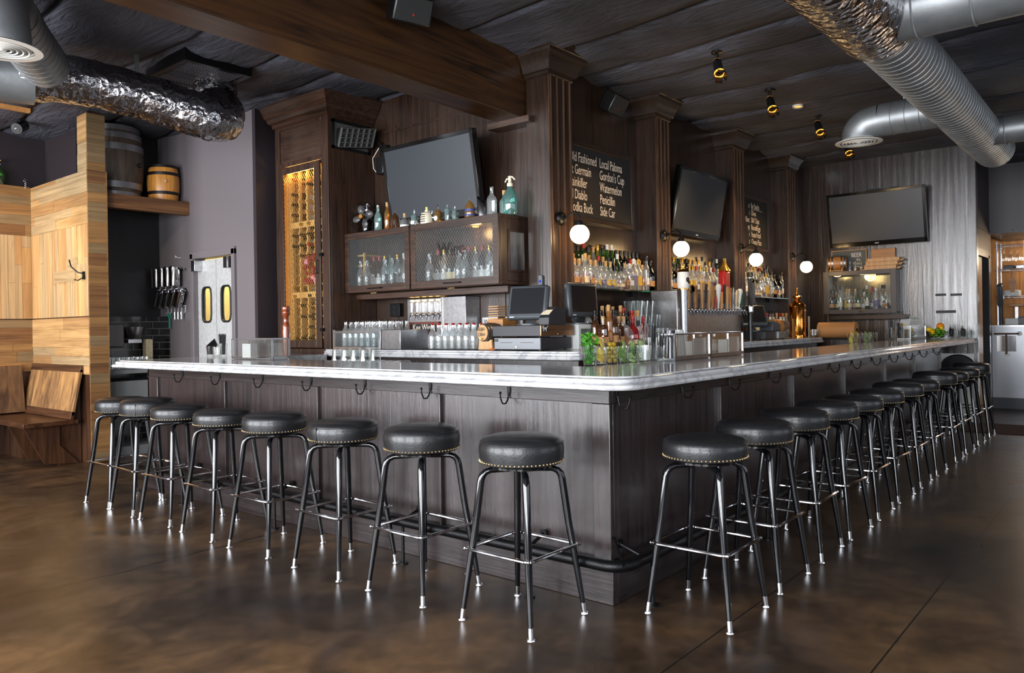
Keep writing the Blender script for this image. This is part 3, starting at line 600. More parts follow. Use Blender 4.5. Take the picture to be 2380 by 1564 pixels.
# ================================================================== STOOLS
def make_stool():
    s = thing('bar_stool', (0, 0, 0), '', 'stool', 'round black bar stools along the bar')
    prof = [(.0, .7), (.18, .7), (.187, .704), (.1895, .72), (.193, .745), (.1915, .768), (.186, .782), (.1875, .785), (.185, .79), (.172, .8), (.14, .808), (.09, .812), (0, .814)]
    c = MB().lathe(prof, (0, 0, 0), 48).build('seat_cushion', 'leather', s, ang=50)
    MB().tube([(.1875*cos(a), .1875*sin(a), .7855) for a in [2*pi*i/48 for i in range(48)]], .0022, 6, True).build('piping', 'leather', c)
    MB().box(.186, -.001, .71, .1945, .001, .783).build('side_seam', 'leather', c)
    m = MB()
    for i in range(64): a = 2*pi*i/64; m.sph((.1895*cos(a), .1895*sin(a), .711), .0042, 6)
    m.build('nailhead_trim', 'brass', s)
    MB().lathe([(.11, .676), (.14, .68), (.14, .69), (.1, .7), (0, .7)], (0, 0, 0), 24).cyl((0, 0, .66), (0, 0, .68), .03).build('swivel_plate', 'blackmetal', s)
    for sx, sy in ((1, 1), (1, -1), (-1, 1), (-1, -1)):
        def L(d, z): return (sx*d, sy*d, z)
        pts = [L(.02, .668), L(.07, .668), L(.1, .667), L(.116, .658), L(.126, .642), L(.131, .62), L(.15, .42), L(.17, .25), L(.193, .045)]
        r = [.012, .013, .014, .0155, .017, .0175, .017, .0155, .0115]
        l = MB().tube(pts, r, 12).build('leg', 'blackmetal', s)
        MB().cyl(L(.1925, .05), L(.1965, .006), .0128, .0125, 12).cyl(L(.1968, .006), L(.197, 0), .018, .02, 12).build('foot_cap', 'chrome', l)
        MB().sph(L(.183, .318), .009, 8).build('ring_bolt', 'chrome', l)
    # square-cornered ring outside the legs
    a = .183; c_ = .03; pts = []
    for q, (cx_, cy_) in enumerate(((a, a), (-a, a), (-a, -a), (a, -a))):
        for k in range(4): t = q*pi/2+pi/2*k/3; pts.append((cx_+(-c_ if cx_ > 0 else c_)+c_*cos(t), cy_+(-c_ if cy_ > 0 else c_)+c_*sin(t), .318))
    MB().tube(pts, .008, 8, True).build('foot_ring', 'chrome', s)
    return s
proto = make_stool()
SL = [(-.37, .237, 0), (-.37, .885, 0), (-.375, 1.51, 0), (-.375, 2.175, 2), (-.375, 2.76, -1), (-.37, 3.35, 3), (-.375, 3.83, -2), (-.375, 4.255, 1)]
SR = [(.204, -.383, 0), (.805, -.37, 0), (1.41, -.362, 2), (1.98, -.362, -2), (2.56, -.36, 1), (3.17, -.352, -2), (3.8, -.352, 1), (4.4, -.352, 0), (5.2, -.35, 1), (5.76, -.35, -1), (6.41, -.35, 0), (7.1, -.35, 1)]
srnd = random.Random(11)
for i, (x, y, r) in enumerate(SL+SR):
    o = proto if i == 0 else copy_tree(proto)
    if i < 8: lab = ('round black leather bar stool nearest the corner in the left row' if i == 0 else f'{ORD[i]} black leather bar stool from the corner in the left row' if i < 7 else 'black leather bar stool at the far left end of the left row')
    else:
        k = i-8; lab = ('round black leather bar stool nearest the corner in the right row' if k == 0 else f'{ORD[k]} black leather bar stool from the corner in the right row' if k < 11 else 'black leather bar stool at the far end of the right row beside the wall')
    tag(o, lab)
    o.location = (x, y, 0); o.rotation_euler = (0, 0, radians(r))
    h = srnd.choice((.88, 1, 1.0, 1.12))
    for ch in o.children:
        if ch.name.startswith(('seat_cushion', 'nailhead')): ch.rotation_euler = (0, 0, srnd.uniform(0, 6.28))
        if ch.name.startswith('seat_cushion'): ch.scale = (1, 1, h); ch.location = (0, 0, .7*(1-h))
# ================================================================== BACK BAR FURNITURE
def strip_slab(name, rings_fn, prof, matn, parent=None):
    rings = [[(x, y, z) for x, y in rings_fn(o)] for o, z in prof]; n = len(rings[0]); vs = [p for r_ in rings for p in r_]
    fs = [(j*n+i, j*n+(i+1) % n, (j+1)*n+(i+1) % n, (j+1)*n+i) for j in range(len(prof)-1) for i in range(n)]
    fs += [tuple(range(n)), tuple((len(prof)-1)*n+i for i in range(n))[::-1]]
    return MB().add(vs, fs).build(name, matn, parent, ang=30)
def bc(o):
    X, Y = 1.42-o, 1.15-o
    return [(X, 4.04), (X, Y+.1), (X+.03, Y+.03), (X+.1, Y), (6.55, Y), (7.25, 1.6), (7.25, 1.79), (2.0, 1.79), (2.0, 4.04)]
o = strip_slab('marble_back_counter', bc, [(0, 1.066), (.02, 1.064), (.032, 1.07), (.036, 1.08), (.03, 1.092), (.02, 1.096), (.026, 1.1), (.026, 1.112), (.012, 1.118), (.01, 1.128), (0, 1.13)], 'marble')
tag(o, 'white marble counter running along the back bar under the registers and taps', 'countertop')
bb = thing('back_bar_base', (1.45, 1.18, 0), 'dark wood and stainless cabinets under the marble back counter', 'cabinet')
MB().box(1.45, 1.18, 0, 1.98, 4.04, 1.064).build('wing_body', 'barwood', bb); MB().box(1.98, 1.18, 0, 6.5, 1.75, 1.064).build('wing_body', 'barwood', bb)
for y in (1.25, 1.95, 2.65, 3.35): MB().box(1.44, y, .2, 1.45, y+.6, 1.0).build('door', 'barwood', bb, bevel=.004)
for i in range(6): x = 1.6+i*.8; MB().box(x, 1.165, .3, x+.74, 1.18, 1.0).build('door', 'steel' if i > 1 else 'barwood', bb, bevel=.004)
# stainless under-bar behind the bar counter
ub = thing('underbar_sink_unit', (.6, 2.6, 0), 'stainless underbar drainboard unit behind the left bar wing', 'underbar')
MB().box(.49, .7, .9, .98, 3.95, .94).box(.5, .8, 0, .96, 3.95, .9).build('drainboard', 'steel', ub); MB().box(.486, .7, .94, .5, 3.95, 1.0).build('splash_lip', 'steel', ub)
ur = thing('underbar_rail_unit', (4, .7, 0), 'stainless underbar station and speed rail behind the right bar wing', 'underbar')
MB().box(1.1, .66, .86, 6.8, 1.0, .92).box(1.1, .68, 0, 6.8, .98, .86).build('station', 'steel', ur)
o = MB().box(.5, .435, 1.035, 1.3, .6, 1.07).build('garnish_rail', 'steel', None, bevel=.003); tag(o, 'low stainless rail behind the bar corner holding the garnish glasses', 'tray')
# work ledge in front of the tall wine cabinet
# ---- tall wine cabinet
wc = thing('wine_cabinet', (1.78, 4.49, 0), 'tall dark oak wine cabinet with lit pine bottle rack behind wire mesh door', 'cabinet')
m = MB(); m.box(1.5, 4.05, 0, 2.04, 4.09, 3.42); m.box(1.5, 4.88, 0, 2.04, 4.92, 3.42); m.box(1.98, 4.09, 0, 2.04, 4.88, 3.42); m.box(1.5, 4.09, 3.38, 1.98, 4.88, 3.42); m.box(1.5, 4.09, 1.08, 1.98, 4.88, 1.13); m.box(1.52, 4.09, 2.93, 1.98, 4.88, 2.96)
m.build('carcass', 'cab', wc, bevel=.003)
m = MB(); m.box(1.478, 4.05, 0, 1.5, 4.16, 3.42); m.box(1.478, 4.84, 0, 1.5, 4.92, 3.42); m.box(1.478, 4.16, 3.33, 1.5, 4.84, 3.42); m.box(1.478, 4.16, 2.955, 1.5, 4.84, 3.0); m.box(1.478, 4.16, .95, 1.5, 4.84, 1.13)
m.build('face_frame', 'cab', wc, bevel=.003)
MB().box(1.49, 4.16, 3.0, 1.5, 4.84, 3.33).build('upper_panel', 'oak_y', wc); MB().box(1.49, 4.16, 0, 1.5, 4.84, .95).build('lower_panel', 'oak_y', wc)
m = MB(); m.box(1.462, 4.17, 1.14, 1.478, 4.255, 2.945); m.box(1.462, 4.77, 1.14, 1.478, 4.835, 2.945); m.box(1.462, 4.255, 2.88, 1.478, 4.77, 2.945); m.box(1.462, 4.255, 1.14, 1.478, 4.77, 1.215)
dr = m.build('door', 'cab', wc, bevel=.003)
def wire(m, y0, y1, z0, z1, x, pitch=.028, r=.0009):
    """diamond wire mesh on a plane facing -X"""
    hgt = z1-z0; wid = y1-y0; sl = 1.55
    for s_ in (1, -1):
        t = -hgt/sl
        while t < wid:
            # line y = y0+t + (z-z0)/sl (s=1) ; mirrored for s=-1
            a0, a1 = t, t+hgt/sl; c0, c1 = max(0, a0), min(wid, a1)
            if c1-c0 > .004:
                zA, zB = z0+(c0-t)*sl, z0+(c1-t)*sl
                ya, yb = (y0+c0, y0+c1) if s_ == 1 else (y1-c0, y1-c1)
                d = Vector((0, yb-ya, zB-zA)); L_ = d.length
                m.obox(((x), (ya+yb)/2, (zA+zB)/2), d, (1, 0, 0), d.cross(Vector((1, 0, 0))), L_/2, r, r)
            t += pitch
mw = MB(); wire(mw, 4.255, 4.77, 1.215, 2.88, 1.472, .03, .0011); mw.build('wire_mesh', 'brass', dr, smooth=False)
MB().tube([(1.46, 4.21, 1.98), (1.44, 4.21, 1.98), (1.44, 4.21, 1.86), (1.46, 4.21, 1.86)], .006, 8).build('handle', 'blackiron', dr)
for z in (1.3, 2.02): MB().box(1.45, 4.14, z, 1.478, 4.18, z+.03).build('latch', 'blackiron', wc)
for z0, z1 in ((1.5, 2.0), (2.08, 2.78)):
    m = MB(); z = z0
    while z < z1: m.box(1.474, 4.842, z, 1.479, 4.852, z+.014); z += .02
    m.build('hinge_strip', 'chrome', wc, smooth=False)
m = MB(); ys = [4.26, 4.385, 4.51, 4.635, 4.76]
for y in ys: m.box(1.56, y-.011, 1.16, 1.59, y+.011, 2.93); m.box(1.86, y-.011, 1.16, 1.89, y+.011, 2.93)
for z in (1.635, 2.34): m.box(1.548, 4.2, z, 1.572, 4.78, z+.06)
z = 1.24
while z < 2.9:
    for y in ys: m.cyl((1.55, y, z), (1.9, y, z), .012, n=8)
    z += .105
m.box(1.55, 4.77, 1.14, 1.97, 4.88, 2.93)
m.build('bottle_rack', 'pine', wc)
MB().box(1.52, 4.26, 2.9, 1.54, 4.8, 2.915).build('light_strip', 'ledstrip', wc)
MB().box(1.505, 4.862, 1.2, 1.515, 4.872, 2.85).build('light_strip', mat('lit_side_strip', (255, 200, 120), .5, emit=(255, 190, 110), es=2.5), wc)
prof = [(0, 3.36), (.02, 3.37), (.02, 3.4), (.05, 3.42), (.06, 3.45), (.08, 3.47), (.11, 3.52), (.13, 3.56), (.14, 3.565), (.14, 3.58)]
vs = []
for q, z in prof: vs += [(1.478-q, 4.92+q, z), (1.478-q, 4.05-q, z), (2.04, 4.05-q, z)]
m = MB().add(vs, [(j*3+k, j*3+k+1, j*3+4+k, j*3+3+k) for j in range(len(prof)-1) for k in (0, 1)]); m.box(1.38, 3.95, 3.57, 2.04, 4.99, 3.6); m.build('cornice', 'cab_y', wc, ang=25)
# wine bottles lying in the rack, necks out
def wine_proto(body, capm, lab):
    prof = [(0, 0), (.034, 0), (.037, .006), (.037, .185), (.034, .205), (.018, .235), (.0145, .25), (.014, .295), (.016, .297), (.016, .305), (0, .306)]
    b = MB().lathe(prof, (0, 0, 0), 16).build('wine_bottle', body); tag(b, 'x', 'bottle')
    MB().lathe([(.0155, .245), (.0158, .3), (.0165, .302), (.0165, .308), (0, .309)], (0, 0, 0), 12).build('foil_capsule', capm, b)
    MB().lathe([(.0376, .06), (.0376, .15)], (0, 0, 0), 16, open_=True).build('label', lab, b); return b
rows = [(2.83, [(3, 'r')]), (2.76, [(0, 'k'), (1, 'k')]), (2.68, [(3, 'k')]), (2.58, [(3, 'k')]), (2.475, [(3, 'k')]), (2.37, [(0, 'k'), (1, 'g'), (2, 'g')]),
        (2.265, [(3, 'k'), (2, 'k'), (1, 'k'), (0, 'r')]), (2.16, [(3, 'k'), (2, 'k'), (1, 'r'), (0, 'r')]), (2.055, [(2, 'k'), (0, 'k'), (1, 'k')]), (1.74, [(3, 'g'), (0, 'k')]), (1.655, [(3, 'g'), (1, 'k'), (0, 'k')]),
        (1.56, [(0, 'k'), (2, 'k')]), (1.45, [(1, 'k'), (0, 'k'), (2, 'k')]), (1.345, [(1, 'k'), (0, 'k')]), (1.235, [(3, 'g'), (2, 'k'), (1, 'k'), (0, 'k')])]
wp = {'k': wine_proto('bdark', 'capblack', 'labwhite'), 'r': wine_proto('bdark', 'capred', 'labcream'), 'g': wine_proto('bolive', 'capgold', 'labcream')}
wn = {'k': 'black-capped', 'r': 'red-capped', 'g': 'gold-capped'}; used = set()
for ri, (z, lst) in enumerate(rows):
    for ci, k in lst:
        o = wp[k] if k not in used else copy_tree(wp[k]); used.add(k)
        yc = (ys[ci]+ys[ci+1])/2; o.location = (1.83, yc, z); o.rotation_euler = (0, radians(-90), 0)
        tag(o, f'{wn[k]} wine bottle lying in rack row {ORD[ri]} from top, column {ORD[3-ci]} from left', 'bottle', 'wine bottles in the lit rack')
dec = thing('glass_decanter', (1.6, 4.82, 1.17), 'tall clear glass decanter standing at the lower left inside the wine cabinet', 'decanter')
MB().lathe([(0, 1.17), (.03, 1.17), (.03, 1.3), (.012, 1.36), (.01, 1.42), (.018, 1.44)], (1.58, 4.83, 0), 14).build('body', 'glass', dec); MB().sph((1.58, 4.83, 1.455), .018, 10).build('stopper', 'glass', dec)
ba = MB(); rb = random.Random(5)
for i in range(26): ba.sph((1.5+rb.random()*.015, 4.27+rb.random()*.24, 1.78+rb.random()*.26), .018+rb.random()*.016, 7, mi=rb.choice((0, 0, 1)))
o = ba.build('gift_bag', ['bred', mat('pink_crinkled_wrap', (226, 150, 160), .25)]); tag(o, 'crinkled pink and red gift wrap bunch hanging on the wine rack', 'gift bag')
# recessed grid-fronted light on the cabinet side
fx = thing('grid_light', (1.75, 4.03, 3.18), 'black framed light with silver grid louvre on the upper side of the wine cabinet', 'light fixture')
m = MB(); m.box(1.52, 4.03, 3.05, 1.98, 4.05, 3.075); m.box(1.52, 4.03, 3.3, 1.98, 4.05, 3.33); m.box(1.52, 4.03, 3.05, 1.545, 4.05, 3.33); m.box(1.955, 4.03, 3.05, 1.98, 4.05, 3.33); m.build('frame', 'black', fx)
MB().box(1.545, 4.04, 3.075, 1.955, 4.048, 3.3).build('reflector', mat('dull_mirror', (150, 150, 148), .3, .8), fx)
m = MB(); ax = Vector((1, -.2, .12)).normalized(); az = Vector((0, -.35, 1)).normalized(); c0 = Vector((1.75, 3.95, 3.17))
for i in range(7): m.obox(c0+ax*(-.18+i*.06), ax, ax.cross(az), az, .0025, .02, .09)
for k in range(5): m.obox(c0+az*(-.09+k*.045), ax, ax.cross(az), az, .18, .02, .0025)
m.build('grid_louvre', mat('grey_grid', (110, 110, 106), .4, .5), fx)
MB().obox(c0+Vector((0, .05, 0)), ax, ax.cross(az), az, .185, .025, .095).build('housing', 'black', fx)
MB().tube([(1.95, 3.98, 3.2), (2.0, 3.9, 3.15), (2.02, 3.85, 3.05)], .012, 8).box(1.99, 3.8, 3.02, 2.05, 3.9, 3.12).build('swivel_arm', 'blackiron', fx)
sp = thing('small_speaker', (2.0, 3.84, 2.9), 'small black box speaker with hanging cable below the grid light', 'speaker')
MB().box(1.96, 3.82, 2.84, 2.05, 3.93, 3.0).build('body', 'black', sp, bevel=.008); MB().tube([(1.98, 3.9, 3.1), (1.95, 3.96, 3.0), (1.96, 3.96, 2.9), (1.97, 3.93, 2.86)], .004, 6).build('cable', 'capwhite', sp)
# ---- display cabinet on the wall
dc = thing('display_cabinet', (1.85, 3.1, 1.66), 'dark oak wall cabinet with two wire mesh glass doors lettered Wine', 'cabinet')
m = MB(); m.box(1.672, 2.08, 1.66, 2.05, 4.045, 1.69); m.box(1.672, 2.08, 2.205, 2.05, 4.045, 2.235); m.box(1.672, 4.02, 1.69, 2.05, 4.045, 2.205); m.box(1.69, 3.115, 1.69, 2.04, 3.135, 2.205)
m.box(1.672, 2.08, 1.69, 1.78, 2.1, 2.205); m.box(1.97, 2.08, 1.69, 2.05, 2.1, 2.205); m.box(1.78, 2.08, 1.69, 1.97, 2.1, 1.78); m.box(1.78, 2.08, 2.1, 1.97, 2.1, 2.205)
m.build('carcass', 'cab', dc, bevel=.003)
MB().box(1.78, 2.088, 1.78, 1.97, 2.092, 2.1).build('side_pane', 'pane', dc)
m = MB(); m.box(1.765, 2.07, 1.765, 1.785, 2.08, 2.115); m.box(1.965, 2.07, 1.765, 1.985, 2.08, 2.115); m.box(1.785, 2.07, 1.765, 1.965, 2.08, 1.785); m.box(1.785, 2.07, 2.095, 1.965, 2.08, 2.115); m.build('side_moulding', 'cab', dc, bevel=.003)
def cdoor(y0, y1, hl):
    m = MB(); z0, z1 = 1.665, 2.232; m.box(1.65, y0, z0, 1.67, y0+.06, z1); m.box(1.65, y1-.06, z0, 1.67, y1, z1); m.box(1.65, y0+.06, z1-.062, 1.67, y1-.06, z1); m.box(1.65, y0+.06, z0, 1.67, y1-.06, z0+.062)
    d = m.build('door', 'cab_y', dc, bevel=.002)
    MB().box(1.659, y0+.06, z0+.062, 1.661, y1-.06, z1-.062).build('glass', 'pane', d)
    mw = MB(); wire(mw, y0+.06, y1-.06, z0+.062, z1-.062, 1.654, .03, .0007); mw.build('wire_mesh', mat('zinc_wire', (140, 140, 136), .35, .9), d, smooth=False)
    MB().tube([(1.65, hl+.1, 1.695), (1.625, hl+.09, 1.695), (1.625, hl-.09, 1.695), (1.65, hl-.1, 1.695)], .005, 8).build('handle', 'blackiron', d)
    MB().tube([(1.64, hl+.05, 1.652), (1.62, hl+.02, 1.645), (1.64, hl-.03, 1.65)], .006, 8).sph((1.63, hl, 1.648), .012, 8).build('catch', 'brass', dc)
    return d
dA = cdoor(3.135, 4.04, 3.6); dB = cdoor(2.085, 3.115, 2.6)
text('Wine', (1.648, 2.78, 1.93), .17, 'black', dB, RX, .85)
MB().box(1.78, 2.1, 1.6, 2.05, 4.04, 1.655).build('under_rail', 'cab_y', dc, bevel=.003)
# ---- bottles (builder used everywhere)
KIND = {
 'round': ([(0, 0), (.035, 0), (.038, .004), (.038, .165), (.034, .19), (.02, .215), (.0135, .235), (.013, .285)], 0, .30),
 'wine': ([(0, 0), (.034, 0), (.037, .005), (.037, .19), (.032, .215), (.016, .25), (.0135, .27), (.013, .31)], 0, .315),
 'square': ([(0, 0), (.032, 0), (.034, .004), (.034, .15), (.03, .175), (.014, .19), (.013, .235)], 6, .245),
 'squat': ([(0, 0), (.04, 0), (.044, .005), (.046, .09), (.04, .13), (.02, .155), (.014, .17), (.0135, .2)], 0, .21),
 'flask': ([(0, 0), (.036, 0), (.04, .005), (.04, .12), (.03, .15), (.013, .165), (.012, .2)], 4, .21),
 'tall': ([(0, 0), (.028, 0), (.03, .004), (.03, .21), (.026, .235), (.0135, .26), (.013, .325)], 0, .335),
 'jug': ([(0, 0), (.05, 0), (.054, .006), (.054, .1), (.045, .145), (.02, .18), (.014, .2), (.014, .235)], 0, .245)}
def scale_prof(p, r, z, z0=0, z1=9): return [(a*r, b*z) for a, b in p if z0 <= b <= z1]
def make_bottle(kind, glass, liq, capm, lab, oval=False, poured=.8, name='liquor_bottle', hs=1.0, ws=1.0):
    prof, sq, H = KIND[kind]; P = scale_prof(prof, ws, hs)
    b = MB().lathe(P, (0, 0, 0), 16, sq=sq, open_=False).build(name, glass); tag(b, 'x', 'bottle')
    R = max(p[0] for p in P); zsh = P[3][1]*poured
    if liq: MB().lathe([(0, .006), (R*.86, .006), (R*.86, zsh), (0, zsh)], (0, 0, 0), 12, sq=sq).build('liquid', liq, b)
    zt = P[-1][1]; MB().lathe([(.0142*ws, zt-.03*hs), (.0148*ws, zt-.002), (.0155*ws, zt), (.0155*ws, zt+.016), (.0135*ws, zt+.019), (0, zt+.02)], (0, 0, 0), 12).build('cap', capm, b)
    if lab:
        z0, z1 = P[3][1]*.3, P[3][1]*(.62+.25*(hash(kind) % 2 if False else len(lab) % 2))
        if sq: 
            k = R*1.012
            MB().box(-k*.8, -k-.0006, z0, k*.8, -k, z1).box(-k-.0006, -k*.8, z0, -k, k*.8, z1).build('label', lab, b, smooth=False)
        elif oval:
            m = MB(); zc = (z0+z1)/2; n = 18
            for a0 in (-pi/2, -pi): 
                vs = [(R*1.015*cos(a0+.72*cos(2*pi*i/n)), R*1.015*sin(a0+.72*cos(2*pi*i/n)), zc+(z1-z0)*.5*sin(2*pi*i/n)) for i in range(n)]
                m.add(vs+[(R*1.03*cos(a0), R*1.03*sin(a0), zc)], [(i, (i+1) % n, n) for i in range(n)])
            m.build('label', lab, b)
        else: MB().lathe([(R*1.012, z0), (R*1.012, z1)], (0, 0, 0), 16, sq=sq, open_=True).build('label', lab, b)
    return b
CN = {'bclear': 'clear', 'bgreen': 'green', 'bamber': 'amber', 'bbrown': 'brown', 'bdark': 'dark', 'bolive': 'olive', 'baqua': 'aqua', 'bred': 'red'}
LN = {'lwhiskey': 'amber', 'lgold': 'golden', 'ldark': 'dark', 'lred': 'red', 'lwhite': 'pale'}
BN = {'labcream': 'cream', 'labwhite': 'white', 'labtan': 'tan', 'labyellow': 'yellow', 'labpurple': 'purple', 'labblack': 'black', 'labgreen': 'green'}
CACHE = {}
def put_bottle(spec, loc, label, group, name='liquor_bottle', cat='bottle', rot=0):
    if spec in CACHE: o = copy_tree(CACHE[spec])
    else: o = make_bottle(*spec[:5], oval=(len(spec) > 5 and spec[5]), name=name, hs=(spec[6] if len(spec) > 6 else 1), ws=(spec[7] if len(spec) > 7 else 1)); CACHE[spec] = o
    o.location = loc; o.rotation_euler = (0, 0, rot); return tag(o, label, cat, group)
def row(specs, x0, x1, y, z, place, group, order='', jit=.004, rs=1):
    r_ = random.Random(rs); n = len(specs)
    for i, sp_ in enumerate(specs):
        x = x0+(x1-x0)*(i/(n-1) if n > 1 else 0)
        g = CN.get(sp_[1], 'dark'); l = LN.get(sp_[2], '') if sp_[1] == 'bclear' else ''
        desc = (l+' ' if l else '')+g if not l else l
        lb = BN.get(sp_[4], '')
        label = f'{desc} bottle{" with "+lb+" label" if lb else ""}, {ORD[i]} from left, {place}'
        put_bottle(sp_, (x+r_.uniform(-jit, jit), y+r_.uniform(-jit, jit), z), label, group, rot=r_.uniform(-.3, .3))
CH = ['bclear']; 
A = ('round', 'bclear', 'lwhiskey', 'cork', 'labcream'); B = ('square', 'bclear', 'lwhiskey', 'cork', 'labtan'); Cc = ('round', 'bgreen', None, 'capblack', 'labcream'); D_ = ('wine', 'bgreen', None, 'capred', 'labcream')
E_ = ('jug', 'bclear', 'ldark', 'cork', 'labyellow', True); F_ = ('jug', 'bclear', 'ldark', 'capblack', 'labpurple', True); G_ = ('squat', 'bclear', 'lwhiskey', 'capblack', 'labcream'); H_ = ('flask', 'bclear', 'lwhiskey', 'capblack', 'labcream')
I_ = ('tall', 'bclear', 'lwhite', 'capblack', 'labwhite'); J_ = ('round', 'bclear', 'lgold', 'capgold', 'labyellow'); K_ = ('tall', 'bgreen', None, 'capwhite', 'labwhite'); L_ = ('round', 'bbrown', None, 'capblack', 'labtan'); N_ = ('square', 'bclear', 'lgold', 'capwhite', 'labwhite')
O_ = ('wine', 'bolive', None, 'capgold', 'labwhite'); P_ = ('jug', 'bred', None, 'capred', 'labcream'); Q_ = ('round', 'bdark', None, 'capblack', 'labtan'); R_ = ('round', 'bclear', 'lwhite', 'capwhite', 'labpurple'); S_ = ('tall', 'bamber', None, 'cork', 'labtan')
T_ = ('round', 'bclear', 'lred', 'capred', 'labwhite'); U_ = ('square', 'bbrown', None, 'cork', 'labtan')
def shelf(name, x0, x1, y0, y1, z, label):
    s = thing(name, ((x0+x1)/2, y1, z), label, 'shelf')
    MB().box(x0, y0, z-.012, x1, y1, z).build('glass_plate', mat('shelf_glass', (30, 60, 50), .08, trans=.4), s, bevel=.002)
    m = MB(); m.box(x0+.15, y1-.03, z-.05, x0+.17, y1, z-.012); m.box(x1-.17, y1-.03, z-.05, x1-.15, y1, z-.012); m.build('bracket', 'blackiron', s)
    MB().box(x1-.3, y0-.001, z-.011, x1-.02, y0+.004, z-.001).build('front_edge', mat('green_glass_edge', (10, 130, 100), .1), s)
    return s
shelf('glass_shelf', 2.3, 3.72, 1.8, 2.019, 1.64, 'dark glass shelf of whiskey bottles between the first two pilasters')
shelf('glass_shelf', 4.01, 5.55, 1.8, 2.019, 1.64, 'glass shelf of bottles behind the beer tap handles')
shelf('glass_shelf', 5.87, 7.27, 1.8, 2.019, 1.64, 'glass shelf of bottles between the third and fourth pilasters')
for xx0, xx1, w_ in ((2.32, 3.7, 'first'), (4.03, 5.53, 'second'), (5.89, 7.25, 'third')):
    o = MB().box(xx0, 1.945, 1.64, xx1, 2.018, 1.73).build('bottle_riser', 'black'); tag(o, f'black step riser at the back of the {w_} bottle shelf', 'riser')
g = 'bottles on the first bay shelf'
row([B, B, A, B, E_, F_, E_, E_, G_, G_, B, N_, R_, J_, B, I_, Q_], 2.36, 3.67, 1.84, 1.64, 'front row, first bay shelf', g, rs=2)
row([A, A, U_, R_, A, B, T_, A, Cc, Q_, K_, G_, N_, T_, R_, A, L_], 2.37, 3.66, 1.915, 1.64, 'middle row, first bay shelf', g, rs=3)
row([L_, U_, L_, Cc, D_, Cc, A, O_, Cc, K_, K_, Cc, Q_, Q_, L_, Q_, Q_], 2.39, 3.66, 1.985, 1.73, 'back row, first bay shelf', g, rs=4)
g = 'bottles on the second bay shelf'
row([I_, Q_, L_, J_, N_, J_, J_, T_, J_, N_, J_, R_, T_, I_, J_, I_, K_], 4.1, 5.48, 1.86, 1.64, 'front row, second bay shelf', g, rs=5)
row([Q_, D_, O_, J_, K_, J_, Q_, J_, A, J_, I_, N_, J_, I_, K_], 4.12, 5.48, 1.983, 1.73, 'back row, second bay shelf', g, rs=6)
g = 'bottles on the third bay shelf'
row([A, I_, Q_, Q_, G_, G_, B, I_, J_, N_, I_, Q_, H_, Q_, I_], 5.93, 7.2, 1.86, 1.64, 'front row, third bay shelf', g, rs=7)
row([A, A, I_, A, Cc, I_, A, J_, I_, T_, A, L_, I_, Q_], 5.95, 7.1, 1.983, 1.73, 'back row, third bay shelf', g, rs=8)
g = 'bottles on the marble back counter'
row([U_, S_, L_, U_, B, G_, P_, G_], 1.99, 2.52, 1.32, 1.13, 'front row on back counter', g, rs=9)
row([L_, Q_, A, Cc, S_, Q_, T_, A, P_], 2.03, 2.78, 1.42, 1.13, 'second row on back counter', g, rs=10)
row([I_, Q_, S_, A, Q_, D_, L_, A], 2.1, 2.85, 1.53, 1.13, 'third row on back counter', g, rs=12)
row([L_, Q_, S_, S_, Q_, I_, U_], 2.36, 2.9, 1.63, 1.13, 'back row on back counter', g, rs=13)
g = 'bottles behind the right register'
row([I_, I_, Q_, T_, I_, N_, A, T_, A, J_], 6.0, 6.95, 1.72, 1.13, 'back row behind right register', g, rs=14)
row([N_, I_, A, N_, N_, A, G_, N_], 6.15, 6.95, 1.62, 1.13, 'front row behind right register', g, rs=15)
# pint glasses stacked
def make_pint():
    p = MB().lathe([(.0, .0), (.03, .0), (.032, .006), (.044, .15), (.0425, .15), (.0305, .012), (0, .012)], (0, 0, 0), 18).build('pint_glass', 'glass'); return tag(p, 'x', 'glass', 'pint glasses on the back counter')
pp = make_pint(); k = 0
for tier in range(3):
    for r_i, yy in enumerate((1.6, 1.7)):
        for i in range(8):
            x = 2.96+i*.098+.02*tier
            if tier == 2 and i > 2: continue
            if tier == 1 and i > 6: continue
            o = pp if k == 0 else copy_tree(pp); k += 1; o.location = (x, yy, 1.131+.125*tier)
            tag(o, f'clear pint glass, {ORD[i]} from left, {("bottom", "middle", "top")[tier]} tier, {("front", "back")[r_i]} row of the stacked pints')
for i in range(8):
    o = copy_tree(pp); o.location = (3.0+i*.09, 1.49, 1.131); tag(o, f'clear pint glass, {ORD[i]} from left in the lone row before the stacked pints')
# ---- display cabinet bottles
SW = lambda n: n
def make_swing(glass, liq, capm, name='swing_top_bottle', h=1.0):
    b = MB().lathe([(0, 0), (.035, 0), (.038, .004), (.038, .14*h), (.033, .17*h), (.018, .21*h), (.013, .23*h), (.0135, .265*h)], (0, 0, 0), 16).build(name, glass); tag(b, 'x', 'bottle')
    if liq: MB().lathe([(0, .005), (.033, .005), (.033, .14*h), (0, .141*h)], (0, 0, 0), 12).build('liquid', liq, b)
    MB().sph((0, 0, .275*h), .014, 8, sz=.7).build('stopper', capm, b)
    MB().tube([(0, .017, .27*h), (0, .019, .235*h), (0, .02, .21*h), (0, -.02, .21*h), (0, -.019, .235*h), (0, -.017, .27*h)], .0015, 5).build('wire_bail', 'chrome', b); return b
sw1 = make_swing('bclear', 'ldark', 'capwhite')
for i, y in enumerate((3.93, 3.83, 3.58, 3.47, 3.3, 3.23, 3.16)):
    o = sw1 if i == 0 else copy_tree(sw1); o.location = (1.75, y, 1.69); o.rotation_euler = (0, 0, i*.7); tag(o, f'dark filled swing-top bottle, {ORD[i]} from left behind the left cabinet door', 'bottle', 'swing-top bottles in the display cabinet')
